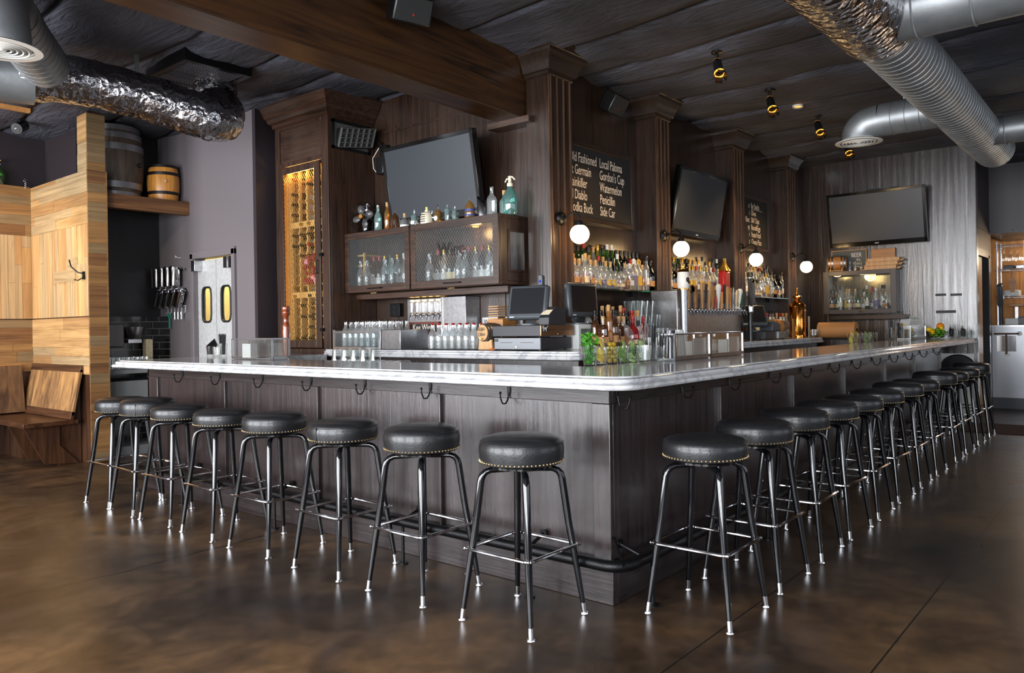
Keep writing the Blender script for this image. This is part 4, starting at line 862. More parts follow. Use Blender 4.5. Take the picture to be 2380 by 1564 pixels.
for i, y in enumerate((2.96, 2.6, 2.53, 2.2, 2.14)):
    o = copy_tree(sw1); o.location = (1.73, y, 1.69); o.rotation_euler = (0, 0, i*.9); tag(o, f'dark filled swing-top bottle, {ORD[i]} from left behind the right cabinet door', 'bottle', 'swing-top bottles in the display cabinet')
V = ('wine', 'bdark', None, 'capred', 'labwhite'); Wd = ('wine', 'bclear', 'lwhite', 'capgold', 'labwhite'); X_ = ('wine', 'bolive', 'lgold', 'capwhite', 'labwhite'); Y_ = ('wine', 'bdark', None, 'capblack', 'labcream')
for i, (y, sp_) in enumerate(((3.86, V), (3.78, V), (3.7, Wd), (3.62, ('wine', 'baqua', 'lwhite', 'labgreen', None)), (3.52, Wd), (3.43, X_), (3.35, Y_), (3.25, Wd), (3.17, Y_))):
    put_bottle(sp_, (1.86, y, 1.69), f'upright wine bottle, {ORD[i]} from left in back row behind the left cabinet door', 'wine bottles in the display cabinet')
for i in range(12):
    put_bottle((Y_, V, Wd, Y_)[i % 4] if i < 6 else (V, Wd)[i % 2], (1.87, 3.07-i*.077, 1.69), f'upright wine bottle, {ORD[i]} from left in back row behind the right cabinet door', 'wine bottles in the display cabinet')
cr = thing('wine_crate', (1.9, 3.98, 1.69), 'small pine rack of wine bottles at the left end inside the display cabinet', 'rack')
m = MB()
for z in (1.72, 1.82, 1.92, 2.02): m.box(1.78, 3.9, z, 2.0, 4.01, z+.018)
m.box(1.76, 3.88, 1.69, 1.78, 3.9, 2.05); m.build('slats', 'pine', cr)
MB().cyl((1.95, 2.6, 2.195), (1.95, 2.6, 2.204), .03, n=16).build('added_glow_puck', 'warmlens', dc)  # invented glowing disc, added to go with the fill light below
point('display_cabinet_fill', (1.95, 2.6, 2.15), 1.5, WARM, .05)  # added fill light inside the cabinet, no real fixture
# ---- objects on top of the display cabinet (z=2.235)
ZT = 2.235
def siphon(loc, glassm, headm, s=1.0, lab='', nozzle=1):
    t = thing('soda_siphon', loc, lab, 'siphon'); x, y, z = loc
    MB().lathe([(0, z), (.05*s, z), (.056*s, z+.01), (.058*s, z+.12*s), (.05*s, z+.17*s), (.022*s, z+.215*s), (.018*s, z+.23*s)], (x, y, 0), 20).build('body', glassm, t)
    MB().lathe([(.02*s, z+.225*s), (.024*s, z+.23*s), (.024*s, z+.25*s), (.014*s, z+.26*s), (.013*s, z+.3*s), (.018*s, z+.305*s), (0, z+.315*s)], (x, y, 0), 14).build('valve', headm, t)
    MB().tube([(x, y, z+.285*s), (x, y+.03*s*nozzle, z+.29*s), (x, y+.05*s*nozzle, z+.265*s)], [.008*s, .007*s, .005*s], 8).build('spout', headm, t)
    MB().tube([(x, y, z+.305*s), (x, y-.025*s*nozzle, z+.3*s), (x, y-.05*s*nozzle, z+.275*s)], [.006*s, .006*s, .008*s], 8).build('lever', headm, t)
    return t
siphon((1.88, 3.975, ZT), 'bblue', 'chrome', 1.02, 'dark blue glass soda siphon at left end on top of the display cabinet')
fn = thing('desk_fan', (1.8, 3.88, ZT), 'vintage dark metal desk fan with wire cage on top of the display cabinet', 'fan')
fc = Vector((1.75, 3.86, ZT+.155)); fa = Vector((-1, -.35, 0)).normalized()
MB().lathe([(0, ZT), (.06, ZT), (.055, ZT+.015), (.03, ZT+.03), (.014, ZT+.05), (.012, ZT+.12)], (1.83, 3.9, 0), 18).build('base', 'blackiron', fn)
MB().cyl(fc-fa*.09, fc-fa*.01, .04, .045, 16).build('motor', 'blackiron', fn)
q = Vector((0, 0, 1)).rotation_difference(fa); m = MB()
for R_k, off in ((.14, 0), (.14, .05), (.06, .062)): m.tube([fc+q@Vector((R_k*cos(a), R_k*sin(a), off)) for a in [2*pi*i/32 for i in range(32)]], .0018, 5, True)
for i in range(8):
    a = 2*pi*i/8; m.tube([fc+q@Vector((.14*cos(a), .14*sin(a), 0)), fc+q@Vector((.14*cos(a), .14*sin(a), .05)), fc+q@Vector((.06*cos(a+.25), .06*sin(a+.25), .062)), fc+q@Vector((.02*cos(a+.35), .02*sin(a+.35), .066))], .0014, 5)
m.build('wire_cage', 'blackiron', fn)
for i in range(4):
    a = 2*pi*i/4+.6; n_ = 12; vs = []
    for k in range(n_): t = 2*pi*k/n_; u, v_ = .07+.045*cos(t), .035*sin(t); vs.append(fc+q@Vector((u*cos(a)-v_*sin(a), u*sin(a)+v_*cos(a), .025+.25*v_)))
    bl = MB().add(vs, [tuple(range(n_))]).build('blade', mat('grey_fan_blade', (110, 108, 108), .35, .4) if i == 0 else bpy.data.materials['grey_fan_blade'], fn); sd = bl.modifiers.new('s', 'SOLIDIFY'); sd.thickness = .002
MB().cyl(fc+fa*.02, fc+fa*.072, .018, .02, 14).build('hub', 'copper', fn)
o = make_swing('baqua', None, 'capwhite', 'swing_top_bottle', .92); o.location = (1.8, 3.72, ZT); tag(o, 'empty aqua swing-top bottle beside the desk fan', 'bottle')
o = make_bottle('tall', 'bamber', 'lgold', 'cork', None, name='cordial_bottle', hs=.78); o.location = (1.8, 3.585, ZT); tag(o, 'tall golden yellow corked bottle at the left foot of the tilted television', 'bottle')
o = make_bottle('squat', 'bbrown', None, 'capblack', None, name='medicine_bottle', hs=.95); o.location = (1.8, 3.47, ZT); tag(o, 'small dark brown glass bottle next to the golden corked bottle', 'bottle')
o = make_bottle('squat', 'bclear', None, 'cork', 'labwhite', name='bitters_bottle', hs=.62, ws=1.0); o.location = (1.8, 3.345, ZT); tag(o, 'squat clear corked flask with white label on the display cabinet', 'bottle')
o = make_bottle('square', 'baqua', None, 'bclear', 'labwhite', name='apothecary_bottle', hs=.62, ws=.9); o.location = (1.8, 3.21, ZT); tag(o, 'pale aqua square bottle with printed label on the display cabinet', 'bottle')
jg = thing('stoneware_jug', (1.8, 3.05, ZT), 'cream stoneware jug with two ring handles and black printed front', 'jug')
MB().lathe([(0, ZT), (.06, ZT), (.063, ZT+.01), (.063, ZT+.08), (.05, ZT+.11), (.022, ZT+.125), (.02, ZT+.14)], (1.8, 3.05, 0), 20).build('body', mat('cream_stoneware', (216, 206, 182), .3), jg)
MB().cyl((1.8, 3.05, ZT+.13), (1.8, 3.05, ZT+.165), .018, .02, 12).build('cork', 'capgold', jg)
for s_ in (1, -1): MB().tube([(1.8, 3.05+s_*.03, ZT+.12), (1.8, 3.05+s_*.055, ZT+.14), (1.8, 3.05+s_*.07, ZT+.125), (1.8, 3.05+s_*.06, ZT+.1)], .006, 8).build('handle', bpy.data.materials['cream_stoneware'], jg)
m = MB()
for zz in (.03, .05, .07, .09): m.box(1.7355, 3.02, ZT+zz, 1.737, 3.08, ZT+zz+.007)
m.build('printed_crest', 'black', jg)
o = make_bottle('flask', 'bamber', None, 'capblack', None, name='amber_flask', hs=.75, ws=.9); o.location = (1.8, 2.905, ZT); tag(o, 'small amber flask with round white label on the display cabinet', 'bottle'); MB().cyl((-.037, 0, .05), (-.039, 0, .05), .022, n=16).build('round_label', 'labwhite', o, world=False)
for yy, lb, hh in ((2.79, 'small slim clear vial left of the pair beside the brown growler', .7), (2.7, 'small clear vial with flared lip right of the pair beside the growler', .55)):
    o = make_bottle('square', 'baqua', None, 'glass', None, name='glass_vial', hs=hh, ws=.75); o.location = (1.8, yy, ZT); tag(o, lb, 'bottle')
o = make_bottle('jug', 'bamber', None, 'capwhite', None, name='growler', hs=.85, ws=.95); o.location = (1.8, 2.52, ZT); tag(o, 'brown glass growler with white cap and blue print under the television', 'bottle'); MB().lathe([(.0525, .03), (.0525, .045)], (0, 0, 0), 18, open_=True).lathe([(.0525, .07), (.0525, .09)], (0, 0, 0), 18, open_=True).build('blue_print', mat('blue_print', (50, 60, 120), .5), o, world=False)
sc = thing('steel_scoop', (1.8, 2.38, ZT), 'slant-topped brushed steel cup on the right end of the display cabinet', 'cup')
vs = [(1.8+.042*cos(a)*(1 if k == 0 else 1.15), 2.38+.042*sin(a)*(1 if k == 0 else 1.15), ZT+(0 if k == 0 else .15+.04*sin(a))) for k in (0, 1) for a in [2*pi*i/24 for i in range(24)]]
o = MB().add(vs, [(i, (i+1) % 24, 24+(i+1) % 24, 24+i) for i in range(24)]+[tuple(range(24))]).build('cup_body', 'steel', sc); sd = o.modifiers.new('s', 'SOLIDIFY'); sd.thickness = .002
for yy, lb, xx in ((2.26, 'clear glass carafe on the right end of the display cabinet', 1.78), (2.19, 'aqua corked bottle tucked behind the clear carafe', 1.86)):
    o = make_bottle('round', 'bclear' if xx < 1.8 else 'baqua', None, 'glass' if xx < 1.8 else 'cork', None, name='carafe', hs=.82 if xx < 1.8 else .7, ws=1.15); o.location = (xx, yy, ZT); tag(o, lb, 'bottle')
siphon((1.84, 2.11, ZT), 'teal', mat('cream_siphon_head', (226, 218, 190), .4), 1.05, 'teal glass soda siphon with cream head at the cabinet right end')
siphon((-.1, 7.84, 2.96), 'bgreen', 'chrome', 1.0, 'green glass soda siphon on the ledge of the left plank wall')
# ---- televisions
def tv(name, corners, depth_dir, label, arm):
    tl, tr, br, bl = [Vector(c) for c in corners]; c = (tl+tr+br+bl)/4; ax = ((tr-tl)+(br-bl)).normalized(); az = ((tl-bl)+(tr-br)).normalized(); ay = ax.cross(az).normalized()
    if ay.dot(Vector(depth_dir)) < 0: ay = -ay      # ay points back toward the wall
    hw = ((tr-tl).length+(br-bl).length)/4; hh = ((tl-bl).length+(tr-br).length)/4
    t = thing(name, c, label, 'television')
    MB().obox(c+ay*.03, ax, ay, az, hw, .03, hh).build('case', 'tvframe', t, bevel=.008)
    m = MB(); b_ = .035
    for sx_, sz_ in ((1, 0), (-1, 0)): m.obox(c+ax*sx_*(hw-b_/2), ax, ay, az, b_/2, .006, hh)
    m.obox(c+az*(hh-b_/2), ax, ay, az, hw, .006, b_/2); m.obox(c-az*(hh-.03), ax, ay, az, hw, .006, .03); m.build('bezel', 'tvframe', t, bevel=.002)
    MB().obox(c+az*.012-ay*.001, ax, ay, az, hw-b_, .001, hh-b_*1.3).build('screen', 'screen', t)
    MB().obox(c-az*(hh-.028)-ay*.008, ax, ay, az, .025, .001, .005).build('maker_badge', 'capwhite', t)
    MB().tube([c+ay*.06, Vector(arm)], .02, 8).obox(Vector(arm), ax, ay, az, .12, .012, .15).build('wall_arm', 'blackiron', t); return t
tv('television', ((1.70, 3.545, 2.985), (1.70, 2.398, 2.985), (1.81, 2.398, 2.275), (1.81, 3.545, 2.275)), (1, 0, 0), 'large flat television with blank bluish screen tilted above the display cabinet', (1.99, 2.97, 2.65))
tv('television', ((4.205, 1.77, 2.965), (5.36, 1.77, 2.965), (5.36, 1.9, 2.265), (4.205, 1.9, 2.265)), (0, 1, 0), 'flat television with dark screen tilted between the second and third pilasters', (4.78, 1.965, 2.65))
tv('television', ((8.05, 1.53, 3.074), (8.05, .294, 3.074), (8.19, .294, 2.35), (8.19, 1.53, 2.35)), (1, 0, 0), 'wide flat television with smudged grey screen on the far right wall', (8.23, .9, 2.7))
for y0_, y1_, w_ in ((.85, 1.02, 'left'), (.62, .72, 'right')): tag(MB().box(8.1, y0_, 3.08, 8.18, y1_, 3.1).build('sensor_box', 'black'), f'small black sensor box, {w_} one on top of the far right television', 'sensor box')
# ---- chalkboards
def chalkboard(x0, x1, z0, z1, lab):
    t = thing('chalkboard', ((x0+x1)/2, 2.0, (z0+z1)/2), lab, 'chalkboard')
    MB().box(x0, 2.0, z0, x1, 2.018, z1).build('slate', 'chalkboard', t); m = MB(); w = .05
    m.box(x0-w, 1.985, z0-w, x0, 2.019, z1+w); m.box(x1, 1.985, z0-w, x1+w, 2.019, z1+w); m.box(x0, 1.985, z0-w, x1, 2.019, z0); m.box(x0, 1.985, z1, x1, 2.019, z1+w); m.build('frame', 'oak_x', t, bevel=.004); return t
c1 = chalkboard(2.36, 3.57, 2.3, 2.93, 'wide chalkboard listing cocktails in two chalk columns above the first bottle bay')
for i, (a, b) in enumerate((('Old Fashioned', 'Local Paloma'), ('St Germain', "Gordon's Cup"), ('Painkiller', 'Watermelon'), ('El Diablo', 'Penicillin'), ('Vodka Buck', 'Side Car'))):
    z = 2.79-i*.112; text(a, (2.535, 1.998, z), .125, 'chalk', c1, RY, .6, name='chalk_lettering', ext=.0004); text(b, (3.02, 1.998, z), .125, 'chalk', c1, RY, .6, name='chalk_lettering', ext=.0004)
c2 = chalkboard(6.0, 7.08, 2.3, 2.91, 'smaller chalkboard listing bar snacks above the third bottle bay')
for i, (a, b) in enumerate((('e', 'Bar Snacks'), ('i', 'Olives'), ('r Blanc', 'S&V Chips'), ('ey', 'Bacon&Eggs'), ('r', 'Peasant Pretzel'), ('t', 'Cheese Plate'))):
    z = 2.79-i*.092; text(b, (6.55, 1.998, z), .1, 'chalk', c2, RY, .62 if len(b) < 13 else .5, name='chalk_lettering', ext=.0004); text(a, (6.5, 1.998, z), .1, 'chalk', c2, RY, .6, 'RIGHT', name='chalk_lettering', ext=.0004)
MB().box(6.55, 1.997, 2.775, 6.92, 1.998, 2.78).build('underline', 'chalk', c2)
# ---- wall sconces
def make_sconce():
    s = thing('wall_sconce', (0, 0, 0), '', 'wall lamp', 'globe wall lamps on the pilasters')
    MB().lathe([(0, -.035), (.03, -.034), (.05, -.02), (.055, -.006), (.06, 0)], (0, 0, 0), 20, (0, 1, 0)).build('back_plate', 'blackiron', s)
    MB().tube([(0, -.03, 0), (0, -.06, .01), (0, -.095, .03), (0, -.14, .04), (0, -.175, .02), (0, -.185, -.02), (0, -.185, -.04)], .008, 8).build('gooseneck', 'blackiron', s)
    MB().lathe([(.016, -.035), (.03, -.045), (.036, -.075), (.03, -.08)], (0, -.185, 0), 16).build('fitter', 'blackiron', s)
    MB().sph((0, -.185, -.145), .079, 24).build('glass_globe', 'globe', s); return s
sc0 = make_sconce()
for i, x in enumerate((2.1, 3.85, 5.71, 7.41)):
    o = sc0 if i == 0 else copy_tree(sc0); o.location = (x, 1.785, 2.2); tag(o, f'lit white globe sconce on the {ORD[i]} pilaster from the left')
    point('sconce_lamp', (x, 1.6, 2.055), 13, (1, .62, .26), .085)
# ================================================================== LEFT BACK BAR: taps, chiller, signs, registers
tp = thing('wine_tap_panel', (1.98, 3.05, 1.13), 'stainless wine tap panel with six chrome taps and long handles below the display cabinet', 'tap station')
MB().box(1.93, 2.95, 1.13, 2.045, 3.47, 1.59).build('panel', 'steel', tp, bevel=.003)
MB().box(1.86, 2.65, 1.13, 2.045, 2.95, 1.59).build('side_cover', 'steel', tp, bevel=.003); MB().box(1.855, 2.93, 1.13, 1.86, 2.95, 1.59).build('edge_strip', 'chrome', tp)
m = MB()
for y in (3.4, 3.33, 3.24, 3.15, 3.06, 2.98): m.box(1.922, y-.02, 1.565, 1.93, y+.02, 1.577)
m.build('lit_slot', 'ledstrip', tp)
def faucet(par, x, y, z, dr, hl, hm='chrome', spl=.05, handle=True):
    """faucet sticking out along direction dr from the panel"""
    d = Vector(dr); p = Vector((x, y, z))
    f = MB().cyl(p, p+d*.008, .022, n=14).tube([p, p+d*.05, p+d*.065+Vector((0, 0, -.01)), p+d*.08+Vector((0, 0, -.05))], [.011, .012, .011, .006], 8).sph(p+d*.05, .016, 10).build('faucet', 'chrome', par)
    if handle: MB().lathe([(.006, 0), (.009, .01), (.008, .02), (.013, .07), (.012, hl), (.004, hl+.008), (0, hl+.01)], p+d*.05+Vector((0, 0, .012)), 12).build('handle', hm, f)
    return f
for y in (3.36, 3.285, 3.205, 3.125, 3.045, 2.975): faucet(tp, 1.93, y, 1.44, (-1, 0, 0), .1)
fl = thing('side_tap', (1.98, 3.5, 1.45), 'single chrome tap with black handle left of the wine tap panel', 'tap'); faucet(fl, 2.045, 3.5, 1.46, (-1, 0, 0), .12, 'capblack')
kg = thing('keg_wine_sign', (1.88, 3.22, 1.3), 'small wood framed chalkboard sign reading Keg Wine', 'sign')
m = MB(); m.box(1.9, 3.03, 1.255, 1.915, 3.42, 1.275); m.box(1.9, 3.03, 1.352, 1.915, 3.42, 1.372); m.box(1.9, 3.03, 1.275, 1.915, 3.05, 1.352); m.box(1.9, 3.4, 1.275, 1.915, 3.42, 1.352)
m.build('frame', wood('red_brown_frame', (74, 28, 18), (130, 62, 40), 'y', .4, .1, 20), kg); MB().box(1.908, 3.05, 1.275, 1.915, 3.4, 1.352).build('board', 'chalkboard', kg)
text('Keg Wine', (1.906, 3.375, 1.292), .085, 'chalk', kg, RX, .78, name='chalk_lettering')
ol = thing('outlet_plate', (2.045, 3.72, 1.5), 'black outlet box on the back wall left of the side tap', 'outlet'); MB().box(2.0, 3.66, 1.43, 2.045, 3.8, 1.56).build('box', 'blackiron', ol, bevel=.004)
m = MB(); m.cyl((1.998, 3.73, 1.52), (2.0, 3.73, 1.52), .016).cyl((1.998, 3.73, 1.47), (2.0, 3.73, 1.47), .016); m.build('socket', 'black', ol)
cb = thing('chiller_box', (1.72, 3.6, 1.13), 'glass-fronted steel bottle chiller full of clear bottles at the left of the back counter', 'chiller')
m = MB(); m.box(1.5, 3.36, 1.131, 1.95, 4.02, 1.15); m.box(1.93, 3.36, 1.15, 1.95, 4.02, 1.3); m.box(1.5, 3.355, 1.131, 1.95, 3.36, 1.305); m.box(1.5, 4.02, 1.131, 1.95, 4.03, 1.305); m.build('tub', 'steel', cb)
m = MB(); m.box(1.49, 3.355, 1.131, 1.502, 3.38, 1.31); m.box(1.49, 4.01, 1.131, 1.502, 4.035, 1.31); m.box(1.49, 3.38, 1.131, 1.502, 4.01, 1.15); m.box(1.49, 3.38, 1.285, 1.502, 4.01, 1.295); m.build('front_frame', 'chrome', cb)
MB().box(1.494, 3.38, 1.15, 1.498, 4.01, 1.285).build('front_glass', 'pane', cb)
MB().box(1.5, 3.1, 1.131, 1.9, 3.35, 1.305).build('end_cabinet', 'steel', cb, bevel=.004)
sb = make_swing('bclear', 'lwhite', 'glass', 'water_bottle', .86); k = 0
for r_i, x in enumerate((1.56, 1.66, 1.76, 1.86)):
    for i in range(7):
        o = sb if k == 0 else copy_tree(sb); k += 1; o.location = (x, 3.93-i*.084-.02*(r_i % 2), 1.152); o.rotation_euler = (0, 0, i*.8)
        tag(o, f'clear flip-top water bottle, {ORD[i]} from left, {ORD[r_i]} row from front in the glass chiller', 'bottle', 'clear bottles in the glass chiller')
sr = make_swing('bclear', 'lwhite', 'capred', 'red_stopper_bottle', .76); k = 0
for r_i, x in enumerate((1.6, 1.69, 1.78, 1.87)):
    for i in range(7):
        o = sr if k == 0 else copy_tree(sr); k += 1; o.location = (x, 2.8-i*.08, 1.135); o.rotation_euler = (0, 0, i*1.3)
        tag(o, f'red-stoppered clear bottle, {ORD[i]} from left, row {r_i+1} from front on drain mat', 'bottle', 'red-stoppered bottles on the drain mat')
o = MB().box(1.47, 1.98, 1.1305, 1.95, 2.93, 1.1345).build('drain_mat', 'rubber'); tag(o, 'long dark perforated drain mat under the red-stoppered bottles', 'mat')
ws = thing('warning_sign', (2.04, 2.42, 1.35), 'white printed warning notice on the wall behind the small barrel', 'sign'); MB().box(2.04, 2.16, 1.24, 2.046, 2.62, 1.4).build('sheet', 'white', ws); text('WARNING', (2.0385, 2.6, 1.345), .055, 'black', ws, RX, 1.0, name='printed_lettering', ext=.0004)
def barrel(name, c, axis, R, Lh, stave, hoopm, label, cat='barrel', heads='barrelhead', hoops=(-.82, -.5, .5, .82), bul=.86, n=28):
    t = thing(name, c, label, cat); ax = Vector(axis).normalized(); prof = []
    for k in range(13): s_ = -1+k/6; prof.append((R*(bul+(1-bul)*(1-s_*s_)), s_*Lh/2))
    MB().lathe(prof, c, n, ax).build('staves', stave, t, ang=50)
    for h in hoops:
        r0 = R*(bul+(1-bul)*(1-h*h))*1.012; w = Lh*.045; MB().lathe([(r0*.985, h*Lh/2-w), (r0*1.005, h*Lh/2-w), (r0*1.005, h*Lh/2+w), (r0*.985, h*Lh/2+w)], c, n, ax, open_=True).build('hoop', hoopm, t)
    for s_ in (1, -1): MB().lathe([(0, s_*(Lh/2+.001)), (R*bul*.93, s_*(Lh/2+.001)), (R*bul*.93, s_*(Lh/2-.004))], c, n, ax).build('head', heads, t)
    return t
b1 = barrel('tabletop_barrel', (1.6, 2.14, 1.27), (1, -.12, 0), .078, .17, 'barreldark', 'hoop', 'small oak tabletop barrel with branded pale head beside the lower cash drawer')
m = MB()
for x in (1.545, 1.655): m.prism([(2.065, 1.135), (2.215, 1.135), (2.205, 1.215), (2.17, 1.2), (2.11, 1.2), (2.075, 1.215)], x-.01, x+.01, 'yz')
m.box(1.545, 2.12, 1.14, 1.655, 2.16, 1.155); m.build('stand', 'barrelhead', b1)
text('ELIJAH', (1.511, 2.2, 1.285), .04, 'black', b1, RX, .8, name='branded_lettering'); text('CRAIG', (1.511, 2.195, 1.242), .04, 'black', b1, RX, .8, name='branded_lettering')
MB().cyl((1.51, 2.15, 1.222), (1.485, 2.15, 1.222), .008).build('spigot', 'brass', b1)
o = MB().sph((1.5, 2.03, 1.14), .03, 10, sz=.3).build('orange_cloth', mat('orange_rag', (226, 110, 50), .8), ang=80); tag(o, 'small orange rag on the counter beside the barrel stand', 'rag')
cbd = []
for i in range(6):
    o = MB().obox((1.85, 2.25-.004*(i % 2), 1.385+i*.02), (1, 0, 0), (0, 1, 0), (0, 0, 1), .09, .055, .004).build('clipboard', 'barrelhead', bevel=.002); o.rotation_euler = (0, 0, 0)
    tag(o, f'thin wooden check board, {ORD[i]} from bottom of the stack behind the register', 'board', 'stacked wooden check boards')
o = MB().box(1.78, 2.16, 1.131, 1.96, 2.33, 1.379).build('check_board_box', 'barreltan', bevel=.003); tag(o, 'brown wooden box holding up the stack of check boards', 'box')
# registers
cdw = thing('cash_drawer', (1.6, 1.7, 1.143), 'lower black cash drawer with steel front facing left', 'cash drawer')
MB().box(1.415, 1.485, 1.14, 1.8, 1.93, 1.23).build('case', 'posblack', cdw, bevel=.004); MB().box(1.405, 1.485, 1.143, 1.415, 1.93, 1.228).build('front', 'drawersteel', cdw, bevel=.002)
[MB().box(1.403, a, 1.192, 1.405, b, 1.196).build('bill_slot', 'black', cdw) for a, b in ((1.75, 1.87), (1.55, 1.67))]; MB().cyl((1.4, 1.71, 1.16), (1.405, 1.71, 1.16), .009).build('lock', 'chrome', cdw); MB().box(1.403, 1.89, 1.2, 1.405, 1.925, 1.222).build('sticker', 'black', cdw)
m = MB(); [m.cyl((x, y, 1.1305), (x, y, 1.14), .012) for x in (1.45, 1.76) for y in (1.52, 1.89)]; m.build('feet', 'rubber', cdw)
cd2 = thing('cash_drawer', (1.6, 1.7, 1.24), 'upper black cash drawer with coppery front facing right and a cat sticker', 'cash drawer')
MB().box(1.385, 1.47, 1.24, 1.8, 1.93, 1.322).build('case', 'posblack', cd2, bevel=.004); MB().box(1.385, 1.46, 1.242, 1.8, 1.47, 1.32).build('front', mat('bronze_tinted_steel', (150, 116, 88), .3, .9), cd2, bevel=.002)
[MB().box(a, 1.458, 1.286, b, 1.46, 1.29).build('bill_slot', 'black', cd2) for a, b in ((1.47, 1.56), (1.63, 1.74))]; MB().cyl((1.6, 1.455, 1.255), (1.6, 1.46, 1.255), .009).build('lock', 'chrome', cd2)
st = MB().box(1.39, 1.457, 1.275, 1.465, 1.459, 1.318).build('sticker', 'black', cd2)
MB().obox((1.427, 1.456, 1.297), (1, 0, 0), (0, 1, 0), (0, 0, 1), .02, .0008, .008).obox((1.407, 1.456, 1.305), (1, 0, .4), (0, 1, 0), (-.4, 0, 1), .009, .0008, .009).obox((1.412, 1.456, 1.285), (1, 0, 0), (0, 1, 0), (0, 0, 1), .004, .0008, .008).obox((1.442, 1.456, 1.285), (1, 0, 0), (0, 1, 0), (0, 0, 1), .004, .0008, .008).obox((1.453, 1.456, 1.307), (1, 0, .9), (0, 1, 0), (-.9, 0, 1), .012, .0008, .0025).build('cat_print', 'capwhite', st)
m = MB(); [m.cyl((x, y, 1.2305), (x, y, 1.24), .012) for x in (1.45, 1.76) for y in (1.52, 1.89)]; m.build('feet', 'rubber', cd2)
def pos(name, c, face, hw, hh, label, base_z, tilt=.12, deep=.05):
    """touch screen: face = horizontal unit direction the screen looks"""
    t = thing(name, (c[0], c[1], base_z), label, 'register'); f = Vector(face).normalized(); c = Vector(c); az = (Vector((0, 0, 1))-f*tilt*1.0).normalized(); fn_ = (f+Vector((0, 0, 1))*tilt).normalized(); ax = az.cross(fn_).normalized()
    MB().obox(c, ax, fn_, az, hw, deep*.55, hh).build('bezel', 'pos', t, bevel=.02)
    MB().obox(c-fn_*deep*.7, ax, fn_, az, hw*.86, deep*.6, hh*.84).build('back_shell', 'pos', t, bevel=.03)
    MB().obox(c+fn_*(deep*.55+.001)+az*hh*.06, ax, fn_, az, hw*.83, .0015, hh*.76).build('touch_screen', mat('register_screen_'+name, (26, 27, 30), .2), t)
    MB().obox(c+fn_*(deep*.55+.001)-az*hh*.88+ax*(-hw*.7), ax, fn_, az, .02, .001, .004).build('maker_badge', 'capwhite', t)
    b = Vector((c.x, c.y, base_z))-f*.03
    MB().cyl(b, b+Vector((0, 0, .012)), .11, n=24).tube([b+Vector((0, 0, .01)), b+Vector((0, 0, .04))-f*.03, c-fn_*deep-az*hh*.3], [.045, .035, .035], 12).build('stand', 'pos', t)
    return t
p1_ = pos('register_screen', (1.56, 1.71, 1.495), (-1, -.18, 0), .17, .135, 'charcoal touch register on stacked cash drawers facing the left wing', 1.323, .25)
MB().obox((1.53, 1.56, 1.66), (1, 0, 0), (0, 1, 0), (0, 0, 1), .018, .02, .04).build('fingerprint_reader', 'pos', p1_, bevel=.006); MB().sph((1.512, 1.56, 1.65), .012, 8).build('reader_lens', mat('blue_lens', (60, 80, 200), .2), p1_)
p2_ = pos('register_screen', (1.99, 1.52, 1.515), (.0, -1, 0), .2, .135, 'charcoal touch register facing the right wing beside the whiskey shelf', 1.325, .06)
o = MB().box(1.83, 1.44, 1.131, 2.16, 1.72, 1.324).build('white_cabinet_box', 'white', bevel=.006); tag(o, 'white boxed appliance under the right-facing register', 'appliance'); MB().box(1.86, 1.436, 1.15, 2.06, 1.44, 1.29).build('door_window', mat('green_grey_door', (92, 104, 92), .3), o); MB().tube([(1.93, 1.435, 1.28), (1.925, 1.42, 1.27), (1.925, 1.42, 1.17), (1.93, 1.435, 1.16)], .004, 6).build('handle', 'chrome', o)
pr = thing('receipt_printer', (1.6, 1.54, 1.323), 'black receipt printer with torn cream paper between the two registers', 'printer'); MB().prism([(1.5, 1.323), (1.72, 1.323), (1.72, 1.45), (1.6, 1.46), (1.5, 1.38)], 1.475, 1.57, 'xz').build('body', 'posblack', pr, bevel=.004)
MB().obox((1.535, 1.52, 1.418), (1, 0, .75), (0, 1, 0), (-.75, 0, 1), .03, .04, .001).build('receipt', 'paper', pr)
